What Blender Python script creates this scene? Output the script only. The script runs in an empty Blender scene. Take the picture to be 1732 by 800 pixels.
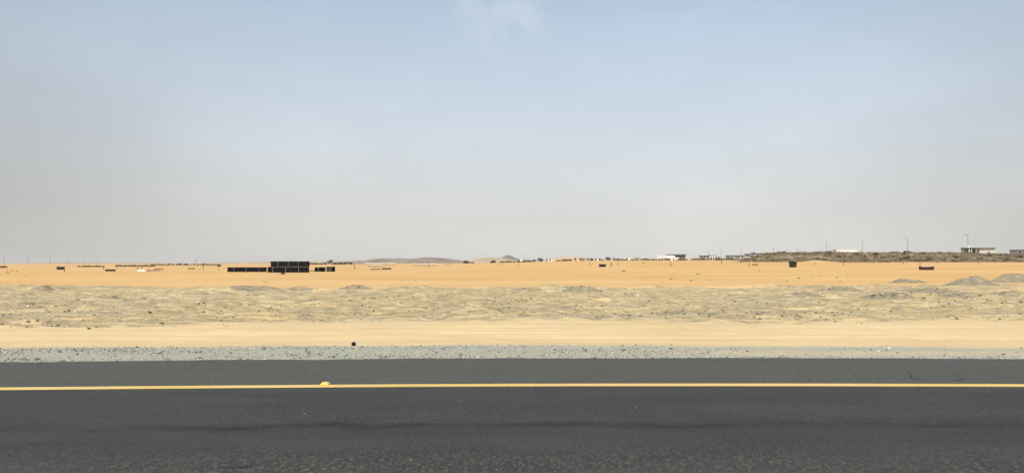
import bpy, math, random
import numpy as np
from mathutils import Vector, Matrix

S = bpy.context.scene
COL = S.collection
R = math.radians
random.seed(7)
rng = np.random.default_rng(11)

# ------------------------------------------------------------------ camera
EYE = 1.6                       # seated in a vehicle on the near lane
F = 1250.0                      # focal length in photograph pixels (1732 wide)
HOR = 445.5                     # photograph row of the horizon
cam = bpy.data.cameras.new('camera')
camo = bpy.data.objects.new('camera', cam)
COL.objects.link(camo)
cam.sensor_width = 36.0
cam.lens = 36.0 * F / 1732.0
cam.clip_start = 0.1
cam.clip_end = 40000
camo.location = (0, 0, EYE)
camo.rotation_euler = (R(90) + math.atan((HOR - 400) / F), 0, 0)
S.camera = camo

# ------------------------------------------------------------------ sky + sun
SUN_EL = R(50)
SUN_AZ = R(212)                 # clockwise from +Y (behind the camera, to its left)
w = bpy.data.worlds.new('World')
S.world = w
w.use_nodes = True
nt = w.node_tree
nt.nodes.clear()
out = nt.nodes.new('ShaderNodeOutputWorld')
bg = nt.nodes.new('ShaderNodeBackground')
sky = nt.nodes.new('ShaderNodeTexSky')
sky.sky_type = 'NISHITA'
sky.sun_disc = False
sky.sun_elevation = SUN_EL
sky.sun_rotation = SUN_AZ
sky.altitude = 100
sky.air_density = 1.0
sky.dust_density = 5.0
sky.ozone_density = 1.2
bg.inputs['Strength'].default_value = 0.14
# thin high cloud: a little white veil broken by noise, all round the sky
geo = nt.nodes.new('ShaderNodeTexCoord')
sep = nt.nodes.new('ShaderNodeSeparateXYZ')
nt.links.new(geo.outputs['Generated'], sep.inputs[0])
mp = nt.nodes.new('ShaderNodeMapping')
mp.inputs['Scale'].default_value = (1.0, 1.0, 2.6)
mp.inputs['Location'].default_value = (0.31, 0.4, 0.12)
nt.links.new(geo.outputs['Generated'], mp.inputs['Vector'])
nz = nt.nodes.new('ShaderNodeTexNoise')
nz.inputs['Scale'].default_value = 2.6
nz.inputs['Detail'].default_value = 7
nz.inputs['Roughness'].default_value = 0.55
nt.links.new(mp.outputs[0], nz.inputs['Vector'])
cr = nt.nodes.new('ShaderNodeMapRange')
cr.interpolation_type = 'SMOOTHSTEP'
cr.inputs['From Min'].default_value = 0.42
cr.inputs['From Max'].default_value = 0.72
cr.inputs['To Min'].default_value = 0.0
cr.inputs['To Max'].default_value = 0.45
nt.links.new(nz.outputs['Fac'], cr.inputs['Value'])
# dusty air: the veil is thickest and warmest at the horizon, thin and blue high up
el = nt.nodes.new('ShaderNodeValToRGB')
stops = ((0.0, 0.92), (0.19, 0.72), (0.34, 0.52), (1.0, 0.25))
tint = ((0.0, (0.385, 0.378, 0.354)), (0.10, (0.385, 0.390, 0.386)), (0.19, (0.390, 0.418, 0.443)), (0.34, (0.405, 0.480, 0.535)), (1.0, (0.36, 0.46, 0.56)))
tn = nt.nodes.new('ShaderNodeValToRGB')
for rp_, st_ in ((el, stops), (tn, tint)):
    while len(rp_.color_ramp.elements) < len(st_): rp_.color_ramp.elements.new(0.5)
    for e, (p, c) in zip(rp_.color_ramp.elements, st_):
        e.position = p
        e.color = (*c, 1) if hasattr(c, '__len__') else (c, c, c, 1)
    nt.links.new(sep.outputs['Z'], rp_.inputs[0])
def wmath(op, a, b):
    m = nt.nodes.new('ShaderNodeMath'); m.operation = op
    for k_, v_ in enumerate((a, b)):
        if isinstance(v_, (int, float)): m.inputs[k_].default_value = v_
        else: nt.links.new(v_, m.inputs[k_])
    return m.outputs[0]
vc = nt.nodes.new('ShaderNodeVectorMath'); vc.operation = 'SCALE'
nt.links.new(tn.outputs[0], vc.inputs[0]); vc.inputs['Scale'].default_value = 10.0
veil = nt.nodes.new('ShaderNodeMix')
veil.data_type = 'RGBA'
nt.links.new(el.outputs[0], veil.inputs['Factor'])
nt.links.new(sky.outputs[0], veil.inputs['A'])
nt.links.new(vc.outputs[0], veil.inputs['B'])
# sky centre ahead brightened like lens falloff, put into its colour; then faint wisps
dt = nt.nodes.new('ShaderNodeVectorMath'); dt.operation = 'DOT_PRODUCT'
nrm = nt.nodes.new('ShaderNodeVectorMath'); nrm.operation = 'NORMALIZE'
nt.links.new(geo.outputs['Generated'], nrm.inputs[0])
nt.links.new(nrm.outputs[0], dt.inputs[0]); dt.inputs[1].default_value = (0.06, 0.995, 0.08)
centre_bright = nt.nodes.new('ShaderNodeMapRange')
centre_bright.inputs['From Min'].default_value = 0.74; centre_bright.inputs['From Max'].default_value = 1.0
centre_bright.inputs['To Min'].default_value = 0.0; centre_bright.inputs['To Max'].default_value = 1.0
centre_bright.interpolation_type = 'SMOOTHSTEP'
nt.links.new(dt.outputs['Value'], centre_bright.inputs['Value'])
gain = wmath('ADD', 1.0, wmath('MULTIPLY', centre_bright.outputs[0], wmath('SUBTRACT', 0.46, wmath('MULTIPLY', sep.outputs['Z'], 0.85))))
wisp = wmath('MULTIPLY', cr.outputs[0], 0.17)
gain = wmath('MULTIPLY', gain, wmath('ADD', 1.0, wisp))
cd = nt.nodes.new('ShaderNodeVectorMath'); cd.operation = 'DOT_PRODUCT'
nt.links.new(nrm.outputs[0], cd.inputs[0]); cd.inputs[1].default_value = (-0.008, 0.942, 0.336)
cm = nt.nodes.new('ShaderNodeMapRange'); cm.interpolation_type = 'SMOOTHSTEP'
cm.inputs['From Min'].default_value = 0.9966; cm.inputs['From Max'].default_value = 0.9999
nt.links.new(cd.outputs['Value'], cm.inputs['Value'])
cn = nt.nodes.new('ShaderNodeTexNoise'); cn.inputs['Scale'].default_value = 17.0; cn.inputs['Detail'].default_value = 7; cn.inputs['Roughness'].default_value = 0.6
nt.links.new(nrm.outputs[0], cn.inputs['Vector'])
cq = nt.nodes.new('ShaderNodeMapRange'); cq.interpolation_type = 'SMOOTHSTEP'
cq.inputs['From Min'].default_value = 0.40; cq.inputs['From Max'].default_value = 0.66
nt.links.new(cn.outputs['Fac'], cq.inputs['Value'])
cloud = nt.nodes.new('ShaderNodeMix'); cloud.data_type = 'RGBA'
nt.links.new(wmath('MULTIPLY', wmath('MULTIPLY', cm.outputs[0], cq.outputs[0]), 0.27), cloud.inputs['Factor'])
nt.links.new(veil.outputs['Result'], cloud.inputs['A']); cloud.inputs['B'].default_value = (4.9, 5.25, 5.6, 1)
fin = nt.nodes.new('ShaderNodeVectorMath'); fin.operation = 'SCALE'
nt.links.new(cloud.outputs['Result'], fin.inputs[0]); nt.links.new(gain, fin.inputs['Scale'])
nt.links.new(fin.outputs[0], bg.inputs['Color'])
nt.links.new(bg.outputs[0], out.inputs['Surface'])

sun = bpy.data.lights.new('sun', 'SUN')
sun.energy = 3.5
sun.angle = R(0.55)
sun.color = (1.0, 0.95, 0.87)
suno = bpy.data.objects.new('sun', sun)
COL.objects.link(suno)
sd = Vector((math.sin(SUN_AZ) * math.cos(SUN_EL), math.cos(SUN_AZ) * math.cos(SUN_EL), math.sin(SUN_EL)))
suno.rotation_euler = sd.to_track_quat('Z', 'Y').to_euler()
suno.location = (0, -20, 60)

S.view_settings.view_transform = 'Standard'
S.view_settings.look = 'None'
S.view_settings.exposure = 0.0
S.view_settings.gamma = 1.0

# ------------------------------------------------------------------ helpers
def tag(o, label=None, cat=None, group=None, kind=None):
    if label: o['label'] = label
    if cat: o['category'] = cat
    if group: o['group'] = group
    if kind: o['kind'] = kind
    return o

def empty(name, loc, rz=0.0):
    o = bpy.data.objects.new(name, None)
    o.empty_display_size = 0.3
    COL.objects.link(o)
    o.location = loc
    o.rotation_euler = (0, 0, rz)
    return o

def link(name, me, parent=None, loc=(0, 0, 0), rz=0.0):
    o = bpy.data.objects.new(name, me)
    COL.objects.link(o)
    if parent: o.parent = parent
    o.location = loc
    o.rotation_euler = (0, 0, rz)
    return o

class MB:
    def __init__(s): s.v = []; s.f = []
    def add(s, vs, fs):
        b = len(s.v)
        s.v += [tuple(p) for p in vs]
        s.f += [tuple(i + b for i in q) for q in fs]
        return s
    def box(s, x0, x1, y0, y1, z0, z1, taper=0.0):
        t = taper
        return s.add([(x0 + t, y0 + t, z0), (x1 - t, y0 + t, z0), (x1 - t, y1 - t, z0), (x0 + t, y1 - t, z0),
                      (x0, y0, z1), (x1, y0, z1), (x1, y1, z1), (x0, y1, z1)],
                     [(3, 2, 1, 0), (4, 5, 6, 7), (0, 1, 5, 4), (1, 2, 6, 5), (2, 3, 7, 6), (3, 0, 4, 7)])
    def tube(s, p0, p1, r0, r1=None, n=8, caps=True):
        r1 = r0 if r1 is None else r1
        p0 = Vector(p0); p1 = Vector(p1)
        d = (p1 - p0).normalized()
        a = d.orthogonal().normalized(); b = d.cross(a)
        vs = []
        for p, r in ((p0, r0), (p1, r1)):
            for k in range(n):
                t = 2 * math.pi * k / n
                vs.append(p + (a * math.cos(t) + b * math.sin(t)) * r)
        fs = [(k, (k + 1) % n, n + (k + 1) % n, n + k) for k in range(n)]
        if caps: fs += [tuple(range(n - 1, -1, -1)), tuple(range(n, 2 * n))]
        return s.add(vs, fs)
    def mesh(s, name, mat, smooth=False):
        me = bpy.data.meshes.new(name)
        me.from_pydata(s.v, [], s.f)
        me.materials.append(mat)
        if smooth:
            for p in me.polygons: p.use_smooth = True
        me.update()
        return me
    def build(s, name, mat, parent=None, loc=(0, 0, 0), rz=0.0, smooth=False):
        return link(name, s.mesh(name, mat, smooth), parent, loc, rz)

def np_mesh(name, verts, faces, mat, smooth=False, attrs=None):
    """verts (n,3), faces (m,k) numpy arrays"""
    me = bpy.data.meshes.new(name)
    n, m, k = len(verts), len(faces), faces.shape[1]
    me.vertices.add(n)
    me.vertices.foreach_set('co', np.asarray(verts, np.float32).ravel())
    me.loops.add(m * k)
    me.loops.foreach_set('vertex_index', faces.astype(np.int32).ravel())
    me.polygons.add(m)
    me.polygons.foreach_set('loop_start', np.arange(0, m * k, k, dtype=np.int32))
    me.polygons.foreach_set('use_smooth', np.full(m, bool(smooth)))
    me.update(calc_edges=True)
    for an, av in (attrs or {}).items():
        a = me.attributes.new(an, 'FLOAT', 'POINT')
        a.data.foreach_set('value', np.asarray(av, np.float32).ravel())
    me.materials.append(mat)
    return me

# ---- value noise
TAB = np.random.default_rng(5).uniform(0, 1, (512, 512)).astype(np.float32)
def vnoise(x, y, seed=0):
    x = np.asarray(x, np.float32) + np.float32(37.0 * (seed % 101)); y = np.asarray(y, np.float32) + np.float32(53.0 * (seed % 97))
    x, y = np.broadcast_arrays(x, y)
    xf = np.floor(x); yf = np.floor(y)
    fx = x - xf; fy = y - yf
    xi = xf.astype(np.int32) & 511; yi = yf.astype(np.int32) & 511
    x1 = (xi + 1) & 511; y1 = (yi + 1) & 511
    fx = fx * fx * (3 - 2 * fx); fy = fy * fy * (3 - 2 * fy)
    a = TAB[yi, xi]; a = a + (TAB[yi, x1] - a) * fx
    b = TAB[y1, xi]; b = b + (TAB[y1, x1] - b) * fx
    return a + (b - a) * fy

def fbm(x, y, oct=4, seed=0, gain=0.5):
    t = 0; a = 1; s = 0
    for o in range(oct):
        t = t + a * vnoise(x * 2 ** o + 17.3 * o, y * 2 ** o - 9.1 * o, seed + o)
        s += a; a *= gain
    return t / s

def sstep(a, b, x):
    t = np.clip((x - a) / (b - a), 0, 1)
    return t * t * (3 - 2 * t)

# ------------------------------------------------------------------ terrain functions
def bend(X):
    return 0.021 * X * np.exp(-(X / 30.0) ** 2) - 0.38 * (1 - np.exp(-(X / 9.0) ** 2))

ROAD_EDGE = 12.54
def road_d(X, Y):
    return Y - ROAD_EDGE - bend(X)

def dune_mask(X, Y):
    x0 = 112 + 0.38 * (Y - 335) + 10 * (fbm(X / 60, Y / 60, 2, 51) - 0.5)
    return sstep(-13, 13, X - x0)

def zones(X, Y):
    d = road_d(X, Y)
    n1 = fbm(X / 6.0, Y / 2.2, 4, 3) - 0.5
    n2 = fbm(X / 14.0, Y / 5.0, 3, 9) - 0.5
    n3 = fbm(X / 1.3, Y / 0.9, 3, 77) - 0.5
    gw = 2.35 - 0.25 * sstep(0, 8, X) + 0.5 * n1 + 0.6 * n3
    gravel = 1 - sstep(gw - 0.45, gw + 0.45, d)
    r0 = 11.2 + 0.075 * X + 5.0 * n1 + 2.0 * n3 + 4 * n2
    r1 = 43 + 16 * n2 + 14 * n1 + 3 * n3 - 4.5 * np.exp(-((X + 19) / 8) ** 2) + 3 * np.exp(-((X + 16) / 5) ** 2) + 4 * sstep(8, 28, X)
    rough = sstep(r0 - 1.8, r0 + 2.6, d) * (1 - sstep(r1 - 5, r1 + 5, d))
    pale = 1 - sstep(26, 54, d + 10 * n2)
    return d, gravel, rough, pale

def height(X, Y):
    X = np.asarray(X, float); Y = np.asarray(Y, float)
    d, gravel, rough, pale = zones(X, Y)
    z = -0.025 - 0.225 * sstep(0.0, 12.0, d)
    z = np.where(d < 0.02, -0.10, z)
    near = sstep(0.1, 0.8, d) * (1 - sstep(58, 85, d))
    # verge and worn sand track beside it
    z = z + sstep(0.1, 0.6, d) * gravel * 0.03 * (fbm(X / 0.5, Y / 0.4, 3, 21) - 0.5)
    tr = sstep(2.2, 3.4, d) * (1 - sstep(10, 13, d))
    wob = 0.5 * (fbm(X / 9, Y * 0 + 3.3, 3, 31) - 0.5)
    rut = 0
    for c, wd, dep in ((4.4, 0.22, 0.04), (6.0, 0.22, 0.045), (5.3, 0.15, 0.03), (7.2, 0.3, 0.035), (8.6, 0.25, 0.03), (5.7, 0.12, 0.025)):
        rut = rut - dep * np.exp(-((d - c + wob) / wd) ** 2) + 0.6 * dep * np.exp(-((d - c - 1.9 * wd + wob) / wd) ** 2)
    z = z + tr * (rut + 0.05 * (fbm(X / 0.55, Y / 0.45, 4, 41) - 0.5))
    # churned, rutted ground
    rid = 1 - np.abs(2 * fbm(X / 2.6, Y / 1.3, 3, 61) - 1) * 2
    z = z + rough * (0.21 * (fbm(X / 0.9, Y / 0.7, 4, 71) - 0.5) + 0.14 * (rid - 0.5) + 0.14 * (fbm(X / 5, Y / 3, 2, 81) - 0.45))
    for k, (a, b, c) in enumerate(((14, 0.05, 0.4), (16.2, -0.03, 1.2), (20.6, 0.10, 2.2), (25, -0.12, 3.1), (30, 0.06, 4.4), (22, 0.35, 5.0))):
        cc = a + b * X + 1.6 * np.sin(X / 11.0 + c)
        z = z - rough * 0.08 * (np.exp(-((d - cc) / 0.22) ** 2) + np.exp(-((d - cc - 1.6) / 0.22) ** 2))
    # berm along the far side of the churned strip
    r1 = 43 - 4.5 * np.exp(-((X + 19) / 8) ** 2) + 4 * sstep(8, 28, X)
    z = z + near * 0.30 * np.exp(-((d - r1 + 2) / 2.4) ** 2) * sstep(0.38, 0.75, fbm(X / 3.6, Y / 2.6, 3, 91))
    # open sand: long low swells
    op = sstep(36, 70, d)
    z = z + op * 0.38 * (fbm(X / 38, Y / 26, 3, 101) - 0.5) + op * 0.05 * (fbm(X / 5, Y / 4, 3, 111) - 0.5) * (1 - sstep(150, 260, d))
    far = sstep(260, 700, Y)
    z = z + far * 1.2 * (fbm(X / 210, Y / 150, 3, 121) - 0.55)
    # scrub covered rise on the right
    m = dune_mask(X, Y)
    z = z + 2.1 * sstep(100, 235, Y) * sstep(-50, 70, X)
    z = z + 1.7 * sstep(180, 480, Y) * sstep(-220, -60, X) * (1 - 0.6 * m)
    z = z + m * (4.1 * sstep(228, 335, Y) * (1 - 0.17 * sstep(165, 215, X)) + 1.0 * sstep(232, 260, Y) * (fbm(X / 16, Y / 11, 3, 131) - 0.5)) * (1 - 0.5 * sstep(1100, 2500, Y))
    z = z + 0.75 * np.exp(-((X - 92) / 3.0) ** 2 - ((Y - 222) / 8.0) ** 2)      # pale drift in front of the scrub
    return np.where(Y < 5, -0.12, z)

def gz(x, y):
    return float(height(np.array([x]), np.array([y]))[0])

def at(px, Y):
    """ground point on bearing of photograph column px, Y metres ahead"""
    x = (px - 866.0) / F * Y
    return Vector((x, Y, gz(x, Y)))

YS_ = np.concatenate([np.arange(6, 60, 0.1), np.geomspace(60, 700, 900)])
def on_row(px, row):
    """first ground point met along the sight line through photograph pixel (px,row)"""
    X_ = (px - 866.0) / F * YS_
    gap = EYE - (row - HOR) / F * YS_ - height(X_, YS_)
    hit = np.nonzero(gap <= 0)[0]
    if not len(hit): hit = [int(np.argmin(gap))]
    return at(px, float(YS_[hit[0]]))

# ------------------------------------------------------------------ materials
def nodes(mat):
    mat.use_nodes = True
    n = mat.node_tree
    n.nodes.clear()
    o = n.nodes.new('ShaderNodeOutputMaterial')
    b = n.nodes.new('ShaderNodeBsdfPrincipled')
    n.links.new(b.outputs[0], o.inputs['Surface'])
    return n, b

def N(n, typ, **kw):
    x = n.nodes.new('ShaderNode' + typ)
    for k, v in kw.items():
        if k in x.inputs: x.inputs[k].default_value = v
        else: setattr(x, k, v)
    return x

def rampn(n, src, stops):
    r = n.nodes.new('ShaderNodeValToRGB')
    while len(r.color_ramp.elements) < len(stops): r.color_ramp.elements.new(0.5)
    for e, (p, c) in zip(r.color_ramp.elements, stops):
        e.position = p
        e.color = (c[0], c[1], c[2], 1) if hasattr(c, '__len__') else (c, c, c, 1)
    n.links.new(src, r.inputs[0])
    return r.outputs[0]

def mixc(n, fac, a, b, blend='MIX'):
    m = n.nodes.new('ShaderNodeMix')
    m.data_type = 'RGBA'; m.blend_type = blend
    for key, v in (('Factor', fac), ('A', a), ('B', b)):
        if isinstance(v, bpy.types.NodeSocket): n.links.new(v, m.inputs[key])
        elif isinstance(v, (int, float)): m.inputs[key].default_value = v
        else: m.inputs[key].default_value = (v[0], v[1], v[2], 1)
    return m.outputs['Result']

def mathn(n, op, a, b=None, clamp=False):
    m = n.nodes.new('ShaderNodeMath'); m.operation = op; m.use_clamp = clamp
    for i, v in enumerate((a, b)):
        if v is None: continue
        if isinstance(v, bpy.types.NodeSocket): n.links.new(v, m.inputs[i])
        else: m.inputs[i].default_value = v
    return m.outputs[0]

def noise(n, vec, scale, detail=3, rough=0.5, dist=0.0):
    t = N(n, 'TexNoise', Scale=scale, Detail=detail, Roughness=rough, Distortion=dist)
    n.links.new(vec, t.inputs['Vector'])
    return t.outputs['Fac']

def scaled(n, vec, sx, sy, sz):
    m = N(n, 'Mapping'); m.inputs['Scale'].default_value = (sx, sy, sz)
    n.links.new(vec, m.inputs['Vector'])
    return m.outputs[0]

def plain(name, col, rough=0.7, var=0.25, scale=3.0, spec=0.3, metal=0.0):
    """one colour with procedural wear"""
    m = bpy.data.materials.new(name)
    n, b = nodes(m)
    tc = N(n, 'TexCoord')
    f = noise(n, tc.outputs['Object'], scale, 5, 0.6)
    lo = tuple(c * (1 - var) for c in col); hi = tuple(min(1, c * (1 + var)) for c in col)
    n.links.new(rampn(n, f, ((0.3, lo), (0.7, hi))), b.inputs['Base Color'])
    b.inputs['Roughness'].default_value = rough
    b.inputs['Specular IOR Level'].default_value = spec
    b.inputs['Metallic'].default_value = metal
    return m

ORANGE = (0.575, 0.368, 0.150)
PALE = (0.60, 0.46, 0.255)
def ground_material():
    m = bpy.data.materials.new('desert_ground')
    n, b = nodes(m)
    tc = N(n, 'TexCoord'); P = tc.outputs['Object']
    def A(nm):
        a = N(n, 'Attribute', attribute_name=nm); return a.outputs['Fac']
    gravel, rough, pale, scrub = A('gravel'), A('rough'), A('pale'), A('scrub')
    dust = A('dust')
    edge_n = noise(n, scaled(n, P, 0.8, 1.3, 1.0), 1.6, 6, 0.72)
    mr = N(n, 'MapRange', interpolation_type='SMOOTHSTEP')
    n.links.new(mathn(n, 'ADD', rough, mathn(n, 'MULTIPLY', mathn(n, 'SUBTRACT', edge_n, 0.5), 1.7)), mr.inputs['Value'])
    mr.inputs['From Min'].default_value = 0.28; mr.inputs['From Max'].default_value = 0.62
    rough_c = mathn(n, 'MULTIPLY', mr.outputs[0], mathn(n, 'MULTIPLY', rough, 4.0, True))
    big = noise(n, P, 0.035, 5, 0.55)
    mid = noise(n, P, 0.35, 5, 0.6)
    fine = noise(n, P, 7.0, 6, 0.7)
    grit = noise(n, P, 34.0, 4, 0.75)
    sand = rampn(n, big, ((0.3, (0.54, 0.335, 0.132)), (0.5, ORANGE), (0.72, (0.63, 0.41, 0.185))))
    sand = mixc(n, rampn(n, mid, ((0.45, 0), (0.75, 0.35))), sand, (0.50, 0.335, 0.155))
    ps = rampn(n, mid, ((0.3, (0.56, 0.42, 0.225)), (0.55, PALE), (0.75, (0.64, 0.50, 0.30))))
    drift = noise(n, scaled(n, P, 0.018, 0.075, 1.0), 1.0, 5, 0.6, 0.4)
    sand = mixc(n, rampn(n, drift, ((0.46, 0), (0.64, 0.5))), sand, (0.50, 0.305, 0.12))
    sand = mixc(n, rampn(n, drift, ((0.34, 0.5), (0.46, 0))), sand, (0.62, 0.43, 0.205))
    base = mixc(n, pale, sand, ps)
    streak = noise(n, scaled(n, P, 0.22, 3.0, 1.0), 1.0, 4, 0.6)
    base = mixc(n, mathn(n, 'MULTIPLY', rampn(n, streak, ((0.46, 0), (0.60, 0.5))), pale), base, (0.47, 0.35, 0.20))
    # churned strip: pale tan sand through grey stony earth
    ro = noise(n, scaled(n, P, 0.45, 0.9, 1.0), 1.0, 7, 0.68)
    rcol = rampn(n, ro, ((0.34, (0.355, 0.285, 0.165)), (0.45, (0.44, 0.345, 0.19)), (0.56, (0.505, 0.388, 0.205)), (0.68, (0.565, 0.42, 0.215))))
    crumb = noise(n, scaled(n, P, 1.0, 1.6, 1.0), 2.6, 6, 0.75)
    rcol = mixc(n, rampn(n, crumb, ((0.53, 0), (0.62, 0.55))), rcol, (0.31, 0.256, 0.155))
    rcol = mixc(n, rampn(n, noise(n, scaled(n, P, 0.25, 1.5, 1.0), 1.0, 6, 0.7), ((0.54, 0), (0.63, 0.55))), rcol, (0.315, 0.27, 0.175))
    rcol = mixc(n, rampn(n, fine, ((0.54, 0), (0.64, 0.7))), rcol, (0.20, 0.175, 0.12))
    def painted_lines(sx, sy, w0, w1):
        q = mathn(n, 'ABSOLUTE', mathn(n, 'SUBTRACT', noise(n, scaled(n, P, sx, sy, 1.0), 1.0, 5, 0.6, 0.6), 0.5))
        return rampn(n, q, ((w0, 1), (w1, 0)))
    smooth_grey = rampn(n, noise(n, scaled(n, P, 0.09, 0.30, 1.0), 1.0, 4, 0.6), ((0.50, 0), (0.60, 0.6)))
    rcol = mixc(n, smooth_grey, rcol, mixc(n, rampn(n, fine, ((0.45, 0), (0.65, 0.8))), (0.385, 0.34, 0.225), (0.32, 0.28, 0.18)))
    rcol = mixc(n, mathn(n, 'MULTIPLY', painted_lines(0.28, 0.9, 0.006, 0.022), 0.75), rcol, (0.225, 0.19, 0.125))  # rut shadows painted into the earth colour as thin dark lines
    rcol = mixc(n, mathn(n, 'MULTIPLY', painted_lines(0.16, 0.5, 0.008, 0.024), 0.7), rcol, (0.60, 0.475, 0.275))
    rcol = mixc(n, mathn(n, 'MULTIPLY', painted_lines(0.7, 1.6, 0.008, 0.03), 0.6), rcol, (0.22, 0.19, 0.13))  # finer set of painted rut shadows
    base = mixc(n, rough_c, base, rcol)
    # grey stony verge
    gcol = rampn(n, grit, ((0.34, (0.18, 0.185, 0.15)), (0.5, (0.36, 0.362, 0.29)), (0.62, (0.45, 0.45, 0.365)), (0.78, (0.60, 0.59, 0.49))))
    sandin = rampn(n, noise(n, scaled(n, P, 0.35, 1.2, 1.0), 1.0, 4, 0.6), ((0.45, 0.05), (0.72, 0.75)))
    gcol = mixc(n, mathn(n, 'MAXIMUM', mathn(n, 'MULTIPLY', sandin, 0.5), dust), gcol, (0.47, 0.40, 0.275))
    base = mixc(n, gravel, base, gcol)
    # grey litter under the far scrub
    base = mixc(n, scrub, base, rampn(n, noise(n, P, 0.5, 4, 0.7), ((0.35, (0.20, 0.16, 0.105)), (0.6, (0.34, 0.265, 0.165)), (0.75, (0.46, 0.33, 0.18)))))
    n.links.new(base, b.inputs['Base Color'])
    b.inputs['Roughness'].default_value = 0.95
    b.inputs['Specular IOR Level'].default_value = 0.1
    hsum = mathn(n, 'ADD', mathn(n, 'MULTIPLY', fine, 0.6), mathn(n, 'MULTIPLY', grit, 0.4))
    st = mathn(n, 'ADD', 0.12, mathn(n, 'MULTIPLY', mathn(n, 'MAXIMUM', rough, gravel), 0.6))
    bp = N(n, 'Bump', Distance=0.06)
    n.links.new(st, bp.inputs['Strength'])
    n.links.new(hsum, bp.inputs['Height'])
    n.links.new(bp.outputs[0], b.inputs['Normal'])
    return m

def asphalt_material():
    m = bpy.data.materials.new('asphalt')
    n, b = nodes(m)
    tc = N(n, 'TexCoord'); P = tc.outputs['Object']
    a = N(n, 'Attribute', attribute_name='across'); D = a.outputs['Fac']     # metres from the road's edge (negative on the road)
    Q = scaled(n, P, 1.0, 0.42, 1.0)
    agg = noise(n, Q, 26.0, 6, 0.9)
    agg2 = N(n, 'TexVoronoi', Scale=62.0); n.links.new(Q, agg2.inputs['Vector'])
    mott = noise(n, scaled(n, P, 0.35, 1.4, 1.0), 1.0, 5, 0.6)
    blotch = noise(n, scaled(n, P, 1.6, 3.2, 1.0), 1.0, 6, 0.7)
    col = rampn(n, agg, ((0.34, (0.010, 0.0104, 0.0088)), (0.45, (0.027, 0.028, 0.0245)), (0.53, (0.046, 0.047, 0.040)), (0.62, (0.080, 0.081, 0.068)), (0.74, (0.17, 0.17, 0.142))))
    coarse = N(n, 'MapRange', interpolation_type='SMOOTHSTEP')
    n.links.new(mathn(n, 'ADD', D, mathn(n, 'MULTIPLY', mathn(n, 'SUBTRACT', noise(n, P, 0.8, 5, 0.65), 0.5), 1.6)), coarse.inputs['Value'])
    coarse.inputs['From Min'].default_value = -6.0; coarse.inputs['From Max'].default_value = -6.7
    col = mixc(n, rampn(n, blotch, ((0.42, 0.0), (0.62, 0.45))), col, (0.030, 0.031, 0.027))
    chip = rampn(n, agg2.outputs['Color'], ((0.66, 0), (0.86, 1)))
    hole = rampn(n, agg2.outputs['Color'], ((0.10, 1), (0.30, 0)))
    col = mixc(n, mathn(n, 'MULTIPLY', chip, mathn(n, 'ADD', 0.16, mathn(n, 'MULTIPLY', coarse.outputs[0], 0.5))), col, (0.125, 0.126, 0.104))
    col = mixc(n, mathn(n, 'MULTIPLY', hole, 0.35), col, (0.016, 0.016, 0.014))
    spark = N(n, 'TexVoronoi', Scale=23.0); n.links.new(Q, spark.inputs['Vector'])
    sp = mathn(n, 'MULTIPLY', rampn(n, spark.outputs['Color'], ((0.93, 0), (0.95, 1))), rampn(n, spark.outputs['Distance'], ((0.18, 1), (0.30, 0))))
    col = mixc(n, mathn(n, 'MULTIPLY', sp, 0.8), col, (0.24, 0.24, 0.20))
    # wheel paths rubbed smooth and dark, shoulder dusted pale
    wob = mathn(n, 'MULTIPLY', mathn(n, 'SUBTRACT', noise(n, scaled(n, P, 0.5, 0.5, 1), 1.0, 4, 0.6), 0.5), 0.9)
    Dw = mathn(n, 'ADD', D, wob)
    sh = N(n, 'MapRange', interpolation_type='SMOOTHSTEP'); n.links.new(Dw, sh.inputs['Value'])
    sh.inputs['From Min'].default_value = -2.95; sh.inputs['From Max'].default_value = -2.55
    shc = mixc(n, 1.0, col, (1.75, 1.75, 1.74), 'MULTIPLY')
    shc = mixc(n, rampn(n, noise(n, scaled(n, P, 0.9, 1.8, 1.0), 1.0, 6, 0.72), ((0.46, 0.25), (0.62, 0.75))), shc, (0.080, 0.081, 0.071))
    col = mixc(n, mathn(n, 'MULTIPLY', sh.outputs[0], 0.95), col, shc)
    def band(c, wd):
        t = mathn(n, 'DIVIDE', mathn(n, 'SUBTRACT', Dw, c), wd)
        return mathn(n, 'POWER', 2.718, mathn(n, 'MULTIPLY', mathn(n, 'MULTIPLY', t, t), -1.0))
    col = mixc(n, mathn(n, 'MULTIPLY', band(-3.7, 0.55), 0.5), col, (0.031, 0.032, 0.028))
    col = mixc(n, mathn(n, 'MULTIPLY', band(-5.45, 0.55), 0.5), col, (0.029, 0.030, 0.026))
    # sealed, oil-dark seam wandering along the lane
    wob2 = mathn(n, 'MULTIPLY', mathn(n, 'SUBTRACT', noise(n, scaled(n, P, 0.9, 0.0, 0), 1.0, 5, 0.65), 0.5), 0.75)
    wob2 = mathn(n, 'ADD', wob2, mathn(n, 'MULTIPLY', mathn(n, 'SUBTRACT', noise(n, scaled(n, P, 2.2, 1.0, 0), 1.0, 6, 0.75), 0.5), 0.55))
    t = mathn(n, 'DIVIDE', mathn(n, 'ADD', mathn(n, 'ADD', D, 5.15), wob2), 0.125)
    seam = mathn(n, 'POWER', 2.718, mathn(n, 'MULTIPLY', mathn(n, 'MULTIPLY', t, t), -1.0))
    brk = rampn(n, noise(n, scaled(n, P, 0.8, 2.5, 1), 1.0, 3, 0.6), ((0.35, 0.45), (0.55, 0.95)))
    col = mixc(n, mathn(n, 'MULTIPLY', seam, brk), col, (0.016, 0.016, 0.014))
    col = mixc(n, rampn(n, mott, ((0.42, 0.0), (0.66, 0.42))), col, (0.060, 0.061, 0.053))
    n.links.new(col, b.inputs['Base Color'])
    b.inputs['Roughness'].default_value = 0.85
    b.inputs['Specular IOR Level'].default_value = 0.25
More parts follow.
